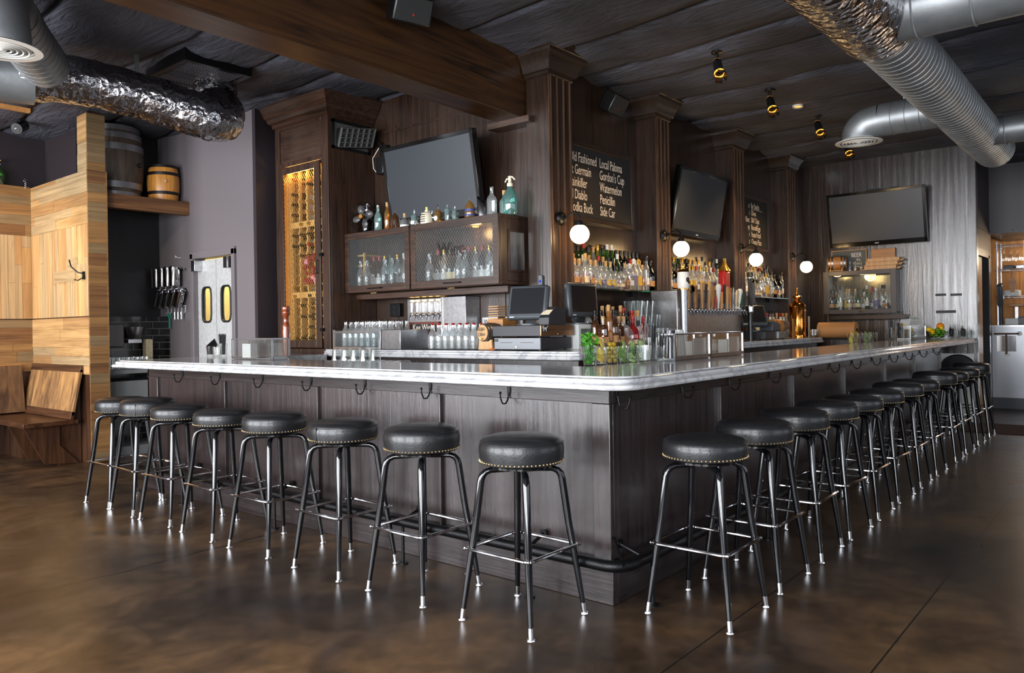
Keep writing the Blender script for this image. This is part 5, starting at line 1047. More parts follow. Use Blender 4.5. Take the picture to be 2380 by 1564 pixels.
# shakers, pepper mill, caddies on the bar --------------------------------------------------------
pm = thing('pepper_mill', (.75, 3.7, 1.0), 'tall turned reddish wood muddler mill standing behind the left caddy', 'pepper mill')
MB().lathe([(0, .951), (.032, .951), (.034, .98), (.028, 1.02), (.026, 1.1), (.03, 1.2), (.034, 1.3), (.03, 1.33), (.033, 1.35), (.024, 1.37), (.022, 1.43), (.034, 1.45), (.034, 1.47), (.03, 1.475), (.036, 1.49), (.034, 1.51), (.02, 1.52), (0, 1.521)], (.75, 3.7, 0), 22).build('turned_body', wood('mahogany', (96, 36, 16), (158, 76, 38), 'z', .22, .05, 14, coat=.4), pm)
def caddy(x0, y0, x1, y1, axis, label, h=.165, cells=2):
    t = thing('bar_caddy', ((x0+x1)/2, (y0+y1)/2, 1.085), label, 'caddy'); z0 = 1.087; z1 = z0+h; e = .006
    m = MB(); 
    for x in (x0, x1):
        for y in (y0, y1): m.box(x-e, y-e, z0, x+e, y+e, z1)
    for z in (z0+.004, z1-.008):
        m.box(x0, y0-e, z, x1, y0+e, z+.01 if z > z0+.01 else z+.022); m.box(x0, y1-e, z, x1, y1+e, z+.01); m.box(x0-e, y0, z, x0+e, y1, z+.01); m.box(x1-e, y0, z, x1+e, y1, z+.01)
    m.build('frame', 'steel', t)
    if axis == 'x':
        MB().box(x0, y0-.001, z0+.02, x1, y0+.001, z1-.01).build('front_glass', 'glass', t); MB().box(x0+.02, y1-.004, z0, x1-.02, y1, z1).build('back_panel', 'glass', t)
    else:
        MB().box(x0-.001, y0, z0+.02, x0+.001, y1, z1-.01).build('front_glass', 'glass', t); MB().box(x1-.004, y0+.02, z0, x1, y1-.02, z1).build('back_panel', 'glass', t)
    MB().box(x0, y0, z0, x1, y1, z0+.006).build('base', 'steel', t)
    return t
c_ = caddy(.32, 3.25, .47, 3.82, 'y', 'low steel caddy with mesh and glass sides on the left bar wing')
mw = MB(); wire(mw, 3.26, 3.55, 1.11, 1.24, .318, .018, .0006); mw.build('mesh_side', 'steel', c_, smooth=False); MB().box(.36, 3.62, 1.095, .42, 3.74, 1.21).build('napkin_stack', 'white', c_)
for (a, b, w_) in ((1.24, 1.73, 'nearest'), (1.745, 2.27, 'second')):
    c_ = caddy(a, .31, b, .42, 'x', f'bronze-edged steel and glass napkin caddy, {w_} one from the bar corner'); MB().box(b-.19, .34, 1.095, b-.03, .41, 1.2).build('napkin_stack', 'white', c_); MB().box(b-.2, .325, 1.095, b-.02, .33, 1.22).build('tin_front', 'tin', c_)
c_ = caddy(7.2, .3, 8.0, .44, 'x', 'steel and glass napkin caddy near the far end of the right bar wing'); MB().box(7.6, .32, 1.095, 7.95, .42, 1.2).build('napkin_stack', 'white', c_)
# mixing tins
def tin(x, y, lab):
    t = MB().lathe([(0, 1.2505), (.03, 1.25), (.034, 1.245), (.044, 1.09), (.046, 1.087)], (x, y, 0), 20).build('mixing_tin', 'chrome'); return tag(t, lab, 'shaker')
for i, (x, y) in enumerate(((1.3, .37), (1.41, .37))):
    t = MB().lathe([(0, 1.277), (.032, 1.276), (.034, 1.27), (.046, 1.096), (.047, 1.094)], (x, y, 0), 20).build('mixing_tin', 'tin' if i else 'chrome'); tag(t, f'tall upside-down mixing tin, {ORD[i]} from left inside the first napkin caddy', 'shaker')
# garnish glasses ---------------------------------------------------------------------------------
def rocks(x, y, z, lab, h=.115, r0=.03, r1=.042, name='garnish_glass', n=16):
    t = MB().lathe([(0, z), (r0, z), (r0+.002, z+.004), (r1, z+h), (r1-.0015, z+h), (r0, z+.018), (0, z+.018)], (0, 0, 0), n).build(name, 'glass'); t.location = (x, y, 0); return tag(t, lab, 'glass')
gz = 1.071; gr = random.Random(21)
mt = rocks(.585, .5, gz, 'glass of fresh green mint sprigs at the bar corner', .13, .033, .05)
m = MB()
for i in range(230):
    a = gr.uniform(0, 6.28); zz = gr.random(); r = gr.uniform(0, .038)*(.8 if zz < .55 else 1.25); z = gz+.03+zz*.165
    if z > gz+.13: r *= 1.25-(z-gz-.13)*5
    c0 = Vector((r*cos(a), r*sin(a), z)); u = Vector((cos(a+gr.uniform(-1, 1)), sin(a+gr.uniform(-1, 1)), gr.uniform(-.5, 1))).normalized(); w = u.orthogonal().normalized(); w = (w*cos(i)+u.cross(w)*sin(i)); L_ = gr.uniform(.011, .019)
    nn = u.cross(w); m.add([c0-u*L_, c0+w*L_*.55+nn*.002, c0+u*L_, c0-w*L_*.55+nn*.002, c0-nn*.003], [(0, 1, 4), (1, 2, 4), (2, 3, 4), (3, 0, 4)])
for i in range(9): a = i*.7; m.tube([(.015*cos(a), .015*sin(a), gz+.02), (.03*cos(a), .03*sin(a), gz+.17)], .0014, 5)
o = m.build('mint_sprigs', ['green_leaf'], None, ang=60); o.location = (.585, .5, 0); tag(o, 'bunch of fresh mint leaves filling the glass at the bar corner', 'mint', kind='stuff')
def disc(m, c, nrm, r, th, mi_rim, mi_face, seg=16):
    c = Vector(c); nrm = Vector(nrm).normalized(); m.cyl(c-nrm*th/2, c+nrm*th/2, r, n=seg, mi=mi_rim); m.cyl(c-nrm*(th/2+.0004), c+nrm*(th/2+.0004), r*.88, n=seg, mi=mi_face)
rocks(.695, .5, gz, 'glass of yellow lemon slices beside the mint glass')
for i in range(9):
    m = MB(); th = gr.uniform(-.5, .5); z = gz+.035+.0105*i; nrm = Vector((th, -1 if i == 8 else -.4, .8 if i < 8 else .3)); disc(m, (.695+gr.uniform(-.006, .006), .5-(.012 if i == 8 else 0), z+(.014 if i == 8 else 0)), nrm, .027, .005, 0, 1)
    o = m.build('lemon_slice', ['lemon', 'lemonflesh']); tag(o, f'lemon slice, {ORD[i]} from bottom in the lemon glass', 'lemon slice', 'lemon slices in the glass')
rocks(.82, .5, gz, 'glass of stuffed green olives beside the lemon glass'); k = 0
for lv in range(5):
    for j in range(4):
        a = j*pi/2+lv*.8; r = .021 if lv < 4 else .014
        o = MB().sph((0, 0, 0), .0135, 10, sz=1.25, axis=(cos(a*2), sin(a*2), .4)).build('olive', 'olive'); o.location = (.82+r*cos(a), .5+r*sin(a), gz+.033+lv*.024); k += 1
        MB().cyl((-.0155, -.004, 0), (-.0165, -.004, 0), .004, n=8).build('pimento', 'capred', o, world=False); tag(o, f'green olive, {ORD[j]} in layer {lv+1} from the bottom of the olive glass', 'olive', 'olives in the glass')
rocks(.94, .5, gz, 'glass of lime wedges and a cut lime wheel')
for i in range(8):
    m = MB(); disc(m, (.94+gr.uniform(-.006, .006), .5-(.014 if i == 7 else 0), gz+.03+i*.0115+(.01 if i == 7 else 0)), (gr.uniform(-.5, .5), -1 if i == 7 else -.4, .8 if i < 7 else .25), .027, .006, 0, 1); o = m.build('lime_slice', ['lime', 'limeflesh']); tag(o, f'lime slice, {ORD[i]} from bottom in the lime glass', 'lime slice', 'lime slices in the glass')
for q, x in enumerate((1.05, 1.15)):
    rocks(x, .5, gz, f'glass of cucumber wheels, {("left", "right")[q]} one of the pair beside the limes')
    for i in range(9):
        m = MB(); disc(m, (x+gr.uniform(-.008, .008), .5-(.012 if i > 6 else 0), gz+.03+i*.0115), (gr.uniform(-.6, .6), -1 if i > 6 else -.6, .7), .029, .004, 0, 1); o = m.build('cucumber_slice', ['cucskin', 'cucflesh']); tag(o, f'cucumber wheel, {ORD[i]} from bottom in the {("left", "right")[q]} cucumber glass', 'cucumber slice', 'cucumber wheels in the glasses')
def tumbler(x, y, lab, h=.12, r0=.034, r1=.044, straws=0, sh=.21, name='bar_glass', z=1.086, sm='black'):
    t = rocks(x, y, z, lab, h, r0, r1, name)
    if straws:
        m = MB()
        for i in range(straws): a = i*2.4; r = r0*.75*sqrt(i/straws); m.cyl((r*cos(a), r*sin(a), z+.02), (r*1.5*cos(a), r*1.5*sin(a), z+sh+.008*sin(i*3)), .0026, n=6)
        o = m.build('drinking_straws', sm); o.location = (x, y, 0); tag(o, 'bundle of black straws standing in '+lab.replace('empty ', ''), 'straws', kind='stuff')
    return t
tumbler(.92, .34, 'short clear rocks glass in front of the straw glass', .105)
tumbler(1.045, .37, 'tall pint glass stuffed with black straws by the corner', .15, .034, .046, 34, .225)
tumbler(1.165, .385, 'second glass of short black straws left of the caddies', .1, .036, .044, 24, .175)
# left bar-wing glasses with napkins
def nap_cup(x, y, lab, mode='nap', z=1.086):
    t = rocks(x, y, z, lab, .095, .032, .042, 'caddy_glass')
    if mode == 'nap':
        m = MB()
        for i in range(5): m.add([(-.03, -.02+i*.008, z+.02), (.03, -.02+i*.008, z+.02), (.05, -.025+i*.01, z+.12+.012*i), (-.035, -.025+i*.01, z+.1)], [(0, 1, 2, 3)])
        o = m.build('black_napkins', 'rubber'); o.location = (x, y, 0); tag(o, 'folded black napkins fanned in '+lab, 'napkins', kind='stuff')
    return t
nap_cup(.6, 4.66, 'the left glass of the trio on the left bar wing'); rocks(.6, 4.56, 1.086, 'short steel-look glass between napkin and straw glasses on the left wing', .085, .034, .038)
tumbler(.6, 4.46, 'stacked glass of black straws on the left bar wing', .12, .032, .043, 26, .2)
# upside-down glasses on the drainboard
ug = MB().lathe([(.0, .09), (.03, .09), (.032, .086), (.042, 0), (.041, 0), (.03, .078), (0, .078)], (0, 0, 0), 16).build('rocks_glass', 'glass'); k = 0
tag(ug, 'x', 'glass', 'upturned rocks glasses on the drainboard')
for r_i, x in enumerate((.58, .68, .78)):
    for i in range(9):
        o = ug if k == 0 else copy_tree(ug); k += 1; o.location = (x, 2.95-i*.088, .985); tag(o, f'upturned rocks glass, {ORD[i]} from left, {ORD[r_i]} row of the bottom tier')
for i in range(8): o = copy_tree(ug); o.location = (.63+.1*(i % 2), 2.86-(i//2)*.11, 1.077); tag(o, f'upturned rocks glass, {ORD[i]} on the second tier of the drainboard stack')
o = MB().box(.52, 2.16, .941, .86, 3.02, .984).build('glass_rack', 'steel'); tag(o, 'steel rack under the upturned rocks glasses', 'rack')
cg = MB().lathe([(.032, 0), (.032, .003), (.004, .006), (.004, .07), (.02, .08), (.044, .115), (.0435, .115), (.018, .082), (0, .076)], (0, 0, 0), 18).build('coupe_glass', 'glass'); tag(cg, 'x', 'glass', 'coupe glasses on the drainboard')
for i in range(8):
    o = cg if i == 0 else copy_tree(cg); o.location = (.62+.12*(i % 2), 2.06-i*.1, 1.056); o.rotation_euler = (pi, 0, 0); tag(o, f'upturned coupe glass, {ORD[i]} from left on the drainboard')
# ================================================================== BEER TOWER
tw = thing('beer_tap_tower', (4.0, 1.48, 1.13), 'long stainless beer tap tower with twenty faucets and assorted handles', 'tap tower')
MB().box(3.3, 1.36, 1.131, 4.7, 1.64, 1.63).build('body', 'steel', tw, bevel=.01); MB().box(3.35, 1.352, 1.43, 4.66, 1.36, 1.46).build('faucet_rail', 'chrome', tw)
HM = ['barrelhead', 'capblack', 'barreltan', 'labcream', 'capwhite', 'steel', 'black', 'lgold', 'red']; hr_ = random.Random(4)
plan = [('paddle', 'barrelhead', .2), ('round', 'capblack', .17), ('paddle', 'barreltan', .16), ('thin', 'black', .12), ('paddle', 'barrelhead', .19), ('paddle', 'capblack', .18), ('paddle', 'barrelhead', .19), ('paddle', 'barreltan', .17), ('thin', 'red', .1), ('wide', 'capwhite', .2),
        ('thin', 'orange', .15), ('paddle', 'capblack', .19), ('paddle', 'barrelhead', .17), ('paddle', 'barreltan', .16), ('thin', 'steel', .2), ('paddle', 'labcream', .14), ('wide', 'capwhite', .17), ('paddle', 'labgreen', .12), ('thin', 'black', .16)]
for i, (kd, hm, hl) in enumerate(plan):
    x = 3.4+i*.0695; f = faucet(tw, x, 1.352, 1.445, (0, -1, 0), .1, handle=False)
    c0 = Vector((x, 1.302, 1.47)); lean = hr_.uniform(-.1, .12); up = Vector((lean, -.05, 1)).normalized(); sx_ = up.cross(Vector((0, -1, 0))).normalized()
    m = MB(); m.cyl(c0-up*.02, c0+up*.04, .008, n=8)
    if kd == 'paddle':
        n_ = up.cross(sx_); w0, w1 = .011, .019
        m.add([c0+up*.04-sx_*w0-n_*.008, c0+up*.04+sx_*w0-n_*.008, c0+up*.04+sx_*w0+n_*.008, c0+up*.04-sx_*w0+n_*.008, c0+up*(.04+hl)-sx_*w1-n_*.008, c0+up*(.04+hl)+sx_*w1-n_*.008, c0+up*(.04+hl)+sx_*w1+n_*.008, c0+up*(.04+hl)-sx_*w1+n_*.008], [(0, 1, 2, 3), (4, 5, 6, 7), (0, 1, 5, 4), (1, 2, 6, 5), (2, 3, 7, 6), (3, 0, 4, 7)])
    elif kd == 'round': m.cyl(c0+up*.04, c0+up*.13, .007, n=8).lathe([(0, -.01), (.036, -.01), (.04, 0), (.036, .01), (0, .01)], c0+up*.165, 20, (0, -1, 0))
    elif kd == 'wide': m.lathe([(.01, .04), (.014, .06), (.022, hl*.8), (.028, hl), (.02, hl+.025), (0, hl+.03)], c0, 10, up)
    else: m.lathe([(.007, .03), (.009, .05), (.011, hl*.6), (.008, hl), (0, hl+.01)], c0, 10, up)
    h_ = m.build('tap_handle', hm, f, ang=30)
    if kd == 'round': MB().lathe([(0, .0115), (.028, .0115)], c0+up*.165, 20, (0, -1, 0)).build('badge', 'labcream', f)
ce = thing('ceramic_tap', (3.3, 1.28, 1.13), 'white ceramic barrel tap with copper rims on a chrome column at the tower left end', 'tap')
MB().cyl((3.26, 1.28, 1.131), (3.26, 1.28, 1.63), .038, n=20).build('column', 'steel', ce); MB().lathe([(.05, 1.63), (.055, 1.66), (.056, 1.72), (.05, 1.785)], (3.26, 1.28, 0), 22).build('ceramic_body', mat('glazed_white_ceramic', (226, 222, 214), .12), ce)
MB().lathe([(0, 1.622), (.058, 1.622), (.058, 1.632), (.05, 1.636)], (3.26, 1.28, 0), 22).lathe([(.05, 1.78), (.054, 1.785), (.04, 1.8), (.012, 1.81), (.014, 1.83), (0, 1.835)], (3.26, 1.28, 0), 22).build('copper_rim', 'copper', ce)
m = MB(); m.sph((3.24, 1.227, 1.71), .018, 8, sz=1.3).sph((3.256, 1.228, 1.685), .012, 8); m.build('painted_emblem', 'ldark', ce)
cw = thing('chrome_tap_column', (4.82, 1.3, 1.13), 'chrome single tap column with tall grey handle at the tower right end', 'tap')
MB().cyl((4.8, 1.3, 1.131), (4.8, 1.3, 1.42), .022, n=16).build('column', 'black', cw); MB().lathe([(.028, 1.42), (.034, 1.44), (.028, 1.46), (.034, 1.48), (.028, 1.5)], (4.8, 1.3, 0), 18).build('collar', 'chrome', cw); MB().box(4.785, 1.28, 1.5, 4.82, 1.32, 1.78).build('grip', 'black', cw, bevel=.006); MB().box(4.83, 1.285, 1.52, 4.9, 1.315, 1.74).build('tap_handle', 'pos', cw, bevel=.004); MB().sph((4.8, 1.3, 1.79), .03, 12).build('finial', 'chrome', cw)
rbg = thing('red_sack_bottle', (5.1, 1.7, 1.64), 'bottle in a red and gold drawstring cover before the third pilaster', 'bottle')
MB().box(5.02, 1.68, 1.645, 5.18, 1.76, 1.9).build('sleeve', 'red', rbg, bevel=.02); MB().lathe([(.07, 1.9), (.04, 1.95), (.02, 1.99), (.018, 2.04)], (5.1, 1.72, 0), 12).build('neck_wrap', 'capgold', rbg)
o = MB().box(5.0, 1.62, 1.131, 5.2, 1.78, 1.644).build('bottle_pedestal', 'blackiron'); tag(o, 'dark pedestal box under the red covered bottle', 'pedestal')
# third bay: register, barrel, extinguisher, papers
cd3 = thing('cash_drawer', (5.1, 1.35, 1.131), 'long black cash drawer with steel front on the right back counter', 'cash drawer')
MB().box(4.95, 1.2, 1.14, 5.6, 1.55, 1.22).build('case', 'posblack', cd3, bevel=.004); MB().box(5.3, 1.19, 1.142, 5.6, 1.2, 1.218).build('front', 'steel', cd3); m = MB(); m.box(5.35, 1.188, 1.185, 5.42, 1.19, 1.189); m.box(5.47, 1.188, 1.185, 5.54, 1.19, 1.189); m.build('bill_slot', 'black', cd3)
m = MB(); [m.cyl((x, y, 1.1305), (x, y, 1.14), .012) for x in (5.0, 5.55) for y in (1.24, 1.5)]; m.build('feet', 'rubber', cd3)
pos('register_screen', (5.15, 1.42, 1.39), (-.75, -.65, 0), .15, .13, 'charcoal touch register leaning back on the far cash drawer', 1.221, .55)
o = MB().prism([(5.28, 1.221), (5.52, 1.221), (5.52, 1.3), (5.34, 1.335), (5.3, 1.33)], 1.25, 1.4, 'xz').build('card_printer', 'pos', bevel=.01); tag(o, 'grey receipt printer on the far cash drawer', 'printer')
b2 = barrel('tabletop_barrel', (5.78, 1.4, 1.27), (1, -.35, 0), .085, .22, 'barreltan', 'hoop', 'small varnished barrel with glassy yellow front beside the far register', heads='labyellow')
m = MB(); m.box(5.69, 1.36, 1.131, 5.71, 1.5, 1.2); m.box(5.85, 1.3, 1.131, 5.87, 1.44, 1.2); m.box(5.69, 1.38, 1.131, 5.87, 1.4, 1.145); m.build('stand', 'barreltan', b2)
ex = thing('brass_extinguisher', (6.5, 1.5, 1.13), 'polished antique brass fire extinguisher standing on the back counter', 'fire extinguisher'); X, Y = 6.62, 1.45
MB().lathe([(0, 1.131), (.098, 1.131), (.1, 1.16), (.095, 1.17), (.095, 1.5), (.1, 1.51), (.09, 1.54), (.06, 1.565), (.04, 1.575), (.035, 1.61), (.055, 1.625), (.055, 1.64), (.02, 1.65), (.012, 1.67), (.01, 1.74), (0, 1.745)], (X, Y, 0), 32).build('tank', 'copper', ex)
MB().tube([(X+.03, Y, 1.63), (X+.12, Y, 1.635), (X+.13, Y, 1.63)], .005, 6).tube([(X-.03, Y, 1.63), (X-.09, Y, 1.632)], .005, 6).build('cap_handle', 'blackiron', ex); MB().tube([(X+.09, Y-.03, 1.55), (X+.115, Y-.04, 1.5), (X+.115, Y-.04, 1.25), (X+.1, Y-.05, 1.18)], .01, 8).build('hose', 'brass', ex)
m = MB()
for i in range(11): m.box(X-.045, Y-.0985, 1.26+i*.02, X+.03, Y-.088, 1.27+i*.02)
m.build('embossed_text', 'copper', ex)
for x, y, z1_, lb, mn in ((6.28, 1.38, 1.36, 'tan kraft menu card leaning beside the far barrel', 'cardboard'), (6.95, 1.42, 1.39, 'cream printed card standing right of the brass extinguisher', 'paper')):
    o = MB().obox((x, y, (1.131+z1_)/2), (1, .2, 0), (-.2, 1, 0), (0, 0, 1), .075, .002, (z1_-1.131)/2).build('menu_card', mn); tag(o, lb, 'card')
for i, x in enumerate((6.66, 6.75, 6.82)): rocks(x, 1.28, 1.131, f'small tasting glass, {ORD[i]} from left at the extinguisher foot', .09, .022, .028, 'tasting_glass')
kr = thing('kraft_paper_roll', (7.0, 1.08, 1.1), 'big brown kraft paper roll on a dispenser beyond the back counter end', 'paper roll')
MB().cyl((7.0, .86, 1.21), (7.0, 1.31, 1.21), .1, n=32).build('paper', 'cardboard', kr); MB().cyl((7.0, .84, 1.21), (7.0, 1.33, 1.21), .02, n=12).build('core', 'black', kr); MB().box(6.93, .85, 1.09, 7.12, 1.32, 1.108).box(6.99, .845, 1.1, 7.02, .858, 1.2).box(6.99, 1.312, 1.1, 7.02, 1.325, 1.2).build('dispenser', 'blackiron', kr)
o = MB().box(6.9, .8, 0, 7.6, 1.4, 1.089).build('service_cabinet', 'barwood', bevel=.005); tag(o, 'dark cabinet under the kraft paper roll', 'cabinet')
# right wall display cabinet -----------------------------------------------------------------
rc = thing('bottle_cabinet', (8.18, 1.1, 1.44), 'small dark framed glass bottle cabinet on the far right wall', 'cabinet')
m = MB(); m.box(8.08, .66, 1.44, 8.29, 1.58, 1.46); m.box(8.08, .66, 1.98, 8.29, 1.58, 2.0); m.box(8.08, .66, 1.46, 8.29, .68, 1.98); m.box(8.08, 1.56, 1.46, 8.29, 1.58, 1.98); m.build('carcass', mat('grey_brown_metal', (74, 66, 64), .4), rc)
m = MB(); m.box(8.05, .65, 1.42, 8.08, .72, 2.01); m.box(8.05, 1.52, 1.42, 8.08, 1.59, 2.01); m.box(8.05, .72, 1.42, 8.08, 1.52, 1.48); m.box(8.05, .72, 1.95, 8.08, 1.52, 2.01); fr = m.build('door_frame', bpy.data.materials['grey_brown_metal'], rc, bevel=.003)
MB().box(8.062, .72, 1.48, 8.066, 1.52, 1.95).build('door_glass', 'pane', rc); MB().box(8.045, 1.05, 1.44, 8.05, 1.12, 1.455).build('handle', 'chrome', rc); MB().box(8.1, .55, 1.34, 8.29, 1.52, 1.4).build('under_rail', 'oak_y', rc, bevel=.004)
MB().box(8.27, .68, 1.46, 8.285, 1.56, 1.98).build('mirror_back', mat('smoky_mirror', (120, 116, 108), .12, .85), rc)
MB().cyl((8.17, 1.1, 1.97), (8.17, 1.1, 1.979), .025, n=16).build('added_glow_puck', 'warmlens', rc)  # invented glowing disc for the added cabinet fill
point('bottle_cabinet_fill', (8.17, 1.1, 1.93), .7, (1, .75, .45), .03)  # fill light added among the bottles, without a real lamp
sp14 = [Q_, Cc, I_, J_, A, A, Cc, N_, K_, T_, R_, I_, B, I_]
for i, s_ in enumerate(sp14): put_bottle(s_, (8.13+.08*(i % 2), 1.5-i*.058, 1.461), f'bottle {("at the front", "at the back")[i % 2]}, {ORD[i]} from left inside the far right wall cabinet', 'bottles in the far right wall cabinet')
b3 = barrel('keg_barrel', (8.16, 1.43, 2.13), (.25, -1, 0), .1, .24, 'barreltan', 'hoop', 'small varnished oak barrel lying on top of the far right cabinet'); m = MB(); m.box(8.1, 1.34, 2.011, 8.22, 1.355, 2.07); m.box(8.1, 1.5, 2.011, 8.22, 1.515, 2.07); m.box(8.11, 1.34, 2.02, 8.12, 1.515, 2.03); m.build('stand', 'barreltan', b3)
bs = thing('beer_sign', (8.27, 1.25, 2.02), 'grey beer sign with brush lettering leaning on the far right wall', 'sign'); MB().box(8.26, 1.07, 2.012, 8.27, 1.53, 2.31).build('board', mat('grey_sign_board', (70, 72, 70), .5), bs); m = MB(); m.box(8.255, 1.065, 2.012, 8.272, 1.075, 2.315); m.box(8.255, 1.525, 2.012, 8.272, 1.535, 2.315); m.box(8.255, 1.075, 2.305, 8.272, 1.525, 2.315); m.build('frame', 'labtan', bs)
text('BEER', (8.258, 1.27, 2.21), .085, 'white', bs, RX, .75, name='painted_lettering'); text("It's", (8.258, 1.2, 2.155), .055, 'white', bs, RX, .8, name='painted_lettering'); text("What's", (8.258, 1.25, 2.105), .05, 'white', bs, RX, .8, name='painted_lettering'); text('for', (8.258, 1.19, 2.065), .035, 'white', bs, RX, .8, name='painted_lettering')
for i, (y, s_) in enumerate(((1.27, R_), (1.2, A), (1.12, B))):
    put_bottle(s_[:5]+(False, .4, .5), (8.2, y, 2.011), f'miniature liquor bottle, {ORD[i]} from left before the beer sign', 'miniature bottles before the beer sign')
for i in range(3):
    m = MB(); z = 2.011+i*.052; m.box(8.1, .66-.02*i, z, 8.27, 1.06-.02*i, z+.05)
    for k in range(3): m.box(8.13+.04*k, .62-.02*i, z+.012*k, 8.14+.04*k, .66-.02*i, z+.012*k+.01); m.box(8.13+.04*k, 1.06-.02*i, z+.012*k, 8.14+.04*k, 1.09-.02*i, z+.012*k+.01)
    o = m.build('finger_joint_box', 'barrelhead', bevel=.002); tag(o, f'flat finger-jointed wooden box, {ORD[i]} from bottom of the stack on the far cabinet', 'box', 'wooden boxes on the far cabinet')
o = MB().box(8.24, .7, 2.167, 8.26, 1.0, 2.3).build('wooden_plaque', 'barreltan', bevel=.003); tag(o, 'upright grey-brown wooden plaque behind the stacked wooden boxes', 'plaque')
for (y0, y1, z0, z1, i) in ((.11, .235, 1.63, 1.66, 'upper left'), (-.07, .06, 1.625, 1.655, 'upper right'), (.0, .23, 1.405, 1.44, 'lower')):
    o = MB().box(8.292, y0, z0, 8.3, y1, z1).build('glue_mark', 'blackiron'); tag(o, f'dark rectangular tape mark, {i} one on the glossy right wall', 'mark')
o = MB().obox((8.28, .6, 1.29), (0, 1, .35), (1, 0, 0), (0, -.35, 1), .06, .002, .07).build('hanging_card', 'white'); MB().obox((8.277, .615, 1.25), (0, 1, .35), (1, 0, 0), (0, -.35, 1), .04, .001, .018).build('yellow_band', 'lemon', o); tag(o, 'tilted white card with yellow band pinned under the far cabinet', 'card')
wn_ = thing('warning_notice', (8.29, .5, 1.25), 'large faint printed warning notice on the right wall above the fruit bowl', 'notice'); MB().box(8.29, .4, 1.14, 8.298, .6, 1.37).build('sheet', mat('notice_paper', (176, 178, 172), .5), wn_); text('WARNING:', (8.288, .59, 1.33), .035, 'black', wn_, RX, .9, name='printed_lettering', ext=.0003)
m = MB(); [m.box(8.288, .42+.01*(i % 3), 1.3-i*.018, 8.29, .585, 1.303-i*.018) for i in range(8)]; m.build('printed_lines', 'pos', wn_)
# far bar-top objects -------------------------------------------------------------------------
far = [('lemon wedges', 5.62), ('olives', 5.8), ('cherries', 5.97), ('lime wedges', 6.14), ('cucumber', 6.31), ('straws', 6.5)]
for i, (nm, x) in enumerate(far):
    rocks(x, .53, 1.071, f'far garnish glass of {nm}, {ORD[i]} from left on the right bar wing', .115)
    mm = {'lemon wedges': ['lemon', 'lemonflesh'], 'olives': ['olive', 'olive'], 'cherries': ['lred', 'ldark'], 'lime wedges': ['lime', 'limeflesh'], 'cucumber': ['cucskin', 'cucflesh'], 'straws': ['black', 'black']}[nm]
    for k in range(5):
        m = MB(); disc(m, (x+gr.uniform(-.008, .008), .53-(.01 if k > 2 else 0), 1.1+k*.02), (gr.uniform(-.5, .5), -1, .5), .028, .006, 0, 1, 12); o = m.build('garnish_piece', mm); tag(o, f'{nm} piece, {ORD[k]} from bottom in far garnish glass', 'garnish', f'{nm} in the far garnish glass')
o = MB().box(5.5, .435, 1.035, 6.6, .6, 1.07).build('garnish_rail', 'steel'); tag(o, 'far stainless rail holding the distant garnish glasses', 'tray')
tumbler(6.75, .4, 'far tall glass of black straws on the right bar wing', .15, .034, .044, 20, .23); tumbler(7.05, .38, 'far glass of short black straws by the far caddy', .11, .034, .044, 20, .2)
fb = thing('fruit_bowl', (7.75, .12, 1.085), 'black wire bowl heaped with limes, lemons and an orange at the far bar end', 'bowl'); bx, by = 7.75, .12
m = MB()
for z, r in ((1.092, .05), (1.11, .085), (1.135, .11), (1.165, .125)): m.tube([(bx+r*cos(2*pi*i/28), by+r*sin(2*pi*i/28), z) for i in range(28)], .0022, 5, True)
for i in range(14): a = 2*pi*i/14; m.tube([(bx+r*cos(a), by+r*sin(a), z) for z, r in ((1.09, .03), (1.092, .05), (1.11, .085), (1.135, .11), (1.165, .125))], .0018, 5)
m.build('wire_basket', 'blackiron', fb)
fr_ = [(0, 0, 1.125, 'lime'), (.05, .02, 1.125, 'lime'), (-.05, 0, 1.125, 'lime'), (0, .055, 1.125, 'lime'), (0, -.052, 1.125, 'lime'), (.075, -.03, 1.16, 'lime'), (-.02, -.08, 1.165, 'lime'), (.045, -.07, 1.165, 'lime'), (-.075, -.035, 1.165, 'lime'), (-.08, .03, 1.165, 'lemon'), (.02, .0, 1.18, 'lime'), (-.03, .06, 1.18, 'lemon'), (-.04, -.02, 1.195, 'lime'), (.06, .05, 1.18, 'lemon'), (-.075, .075, 1.2, 'lemon'), (.085, .0, 1.2, 'lemon'), (.02, -.045, 1.215, 'lemon')]
for i, (dx, dy, z, k_) in enumerate(fr_):
    o = MB().sph((0, 0, 0), .026 if k_ == 'lime' else .028, 14, sz=1.12, axis=(cos(i), sin(i), .3)).build(k_, k_); o.location = (bx+dx, by+dy, z); tag(o, f'{"green lime" if k_ == "lime" else "yellow lemon"} in the wire fruit bowl, {ORD[i]} from the bottom', k_, 'citrus in the wire bowl')
o = MB().sph((0, 0, 0), .046, 16).build('orange', 'orange'); o.location = (bx+.06, by-.03, 1.235); tag(o, 'large bright orange on top of the wire fruit bowl', 'orange')
for i, (x, h_) in enumerate(((7.95, .1), (8.02, .07), (8.08, .16), (8.15, .12))):
    y = -.02+(-.055)*i; nap_cup(x, y+.02, f'dark napkin glass, {ORD[i]} from left at the wall end of the bar') if i % 2 == 0 else tumbler(x, y+.02, f'smoky short glass, {ORD[i]} from left at the wall end of the bar', .09)
o = MB().box(8.0, -.14, 1.0855, 8.29, .4, 1.092).build('bar_mat', 'rubber'); tag(o, 'thin black rubber mat at the wall end of the bar', 'mat') if False else bpy.data.objects.remove(o)
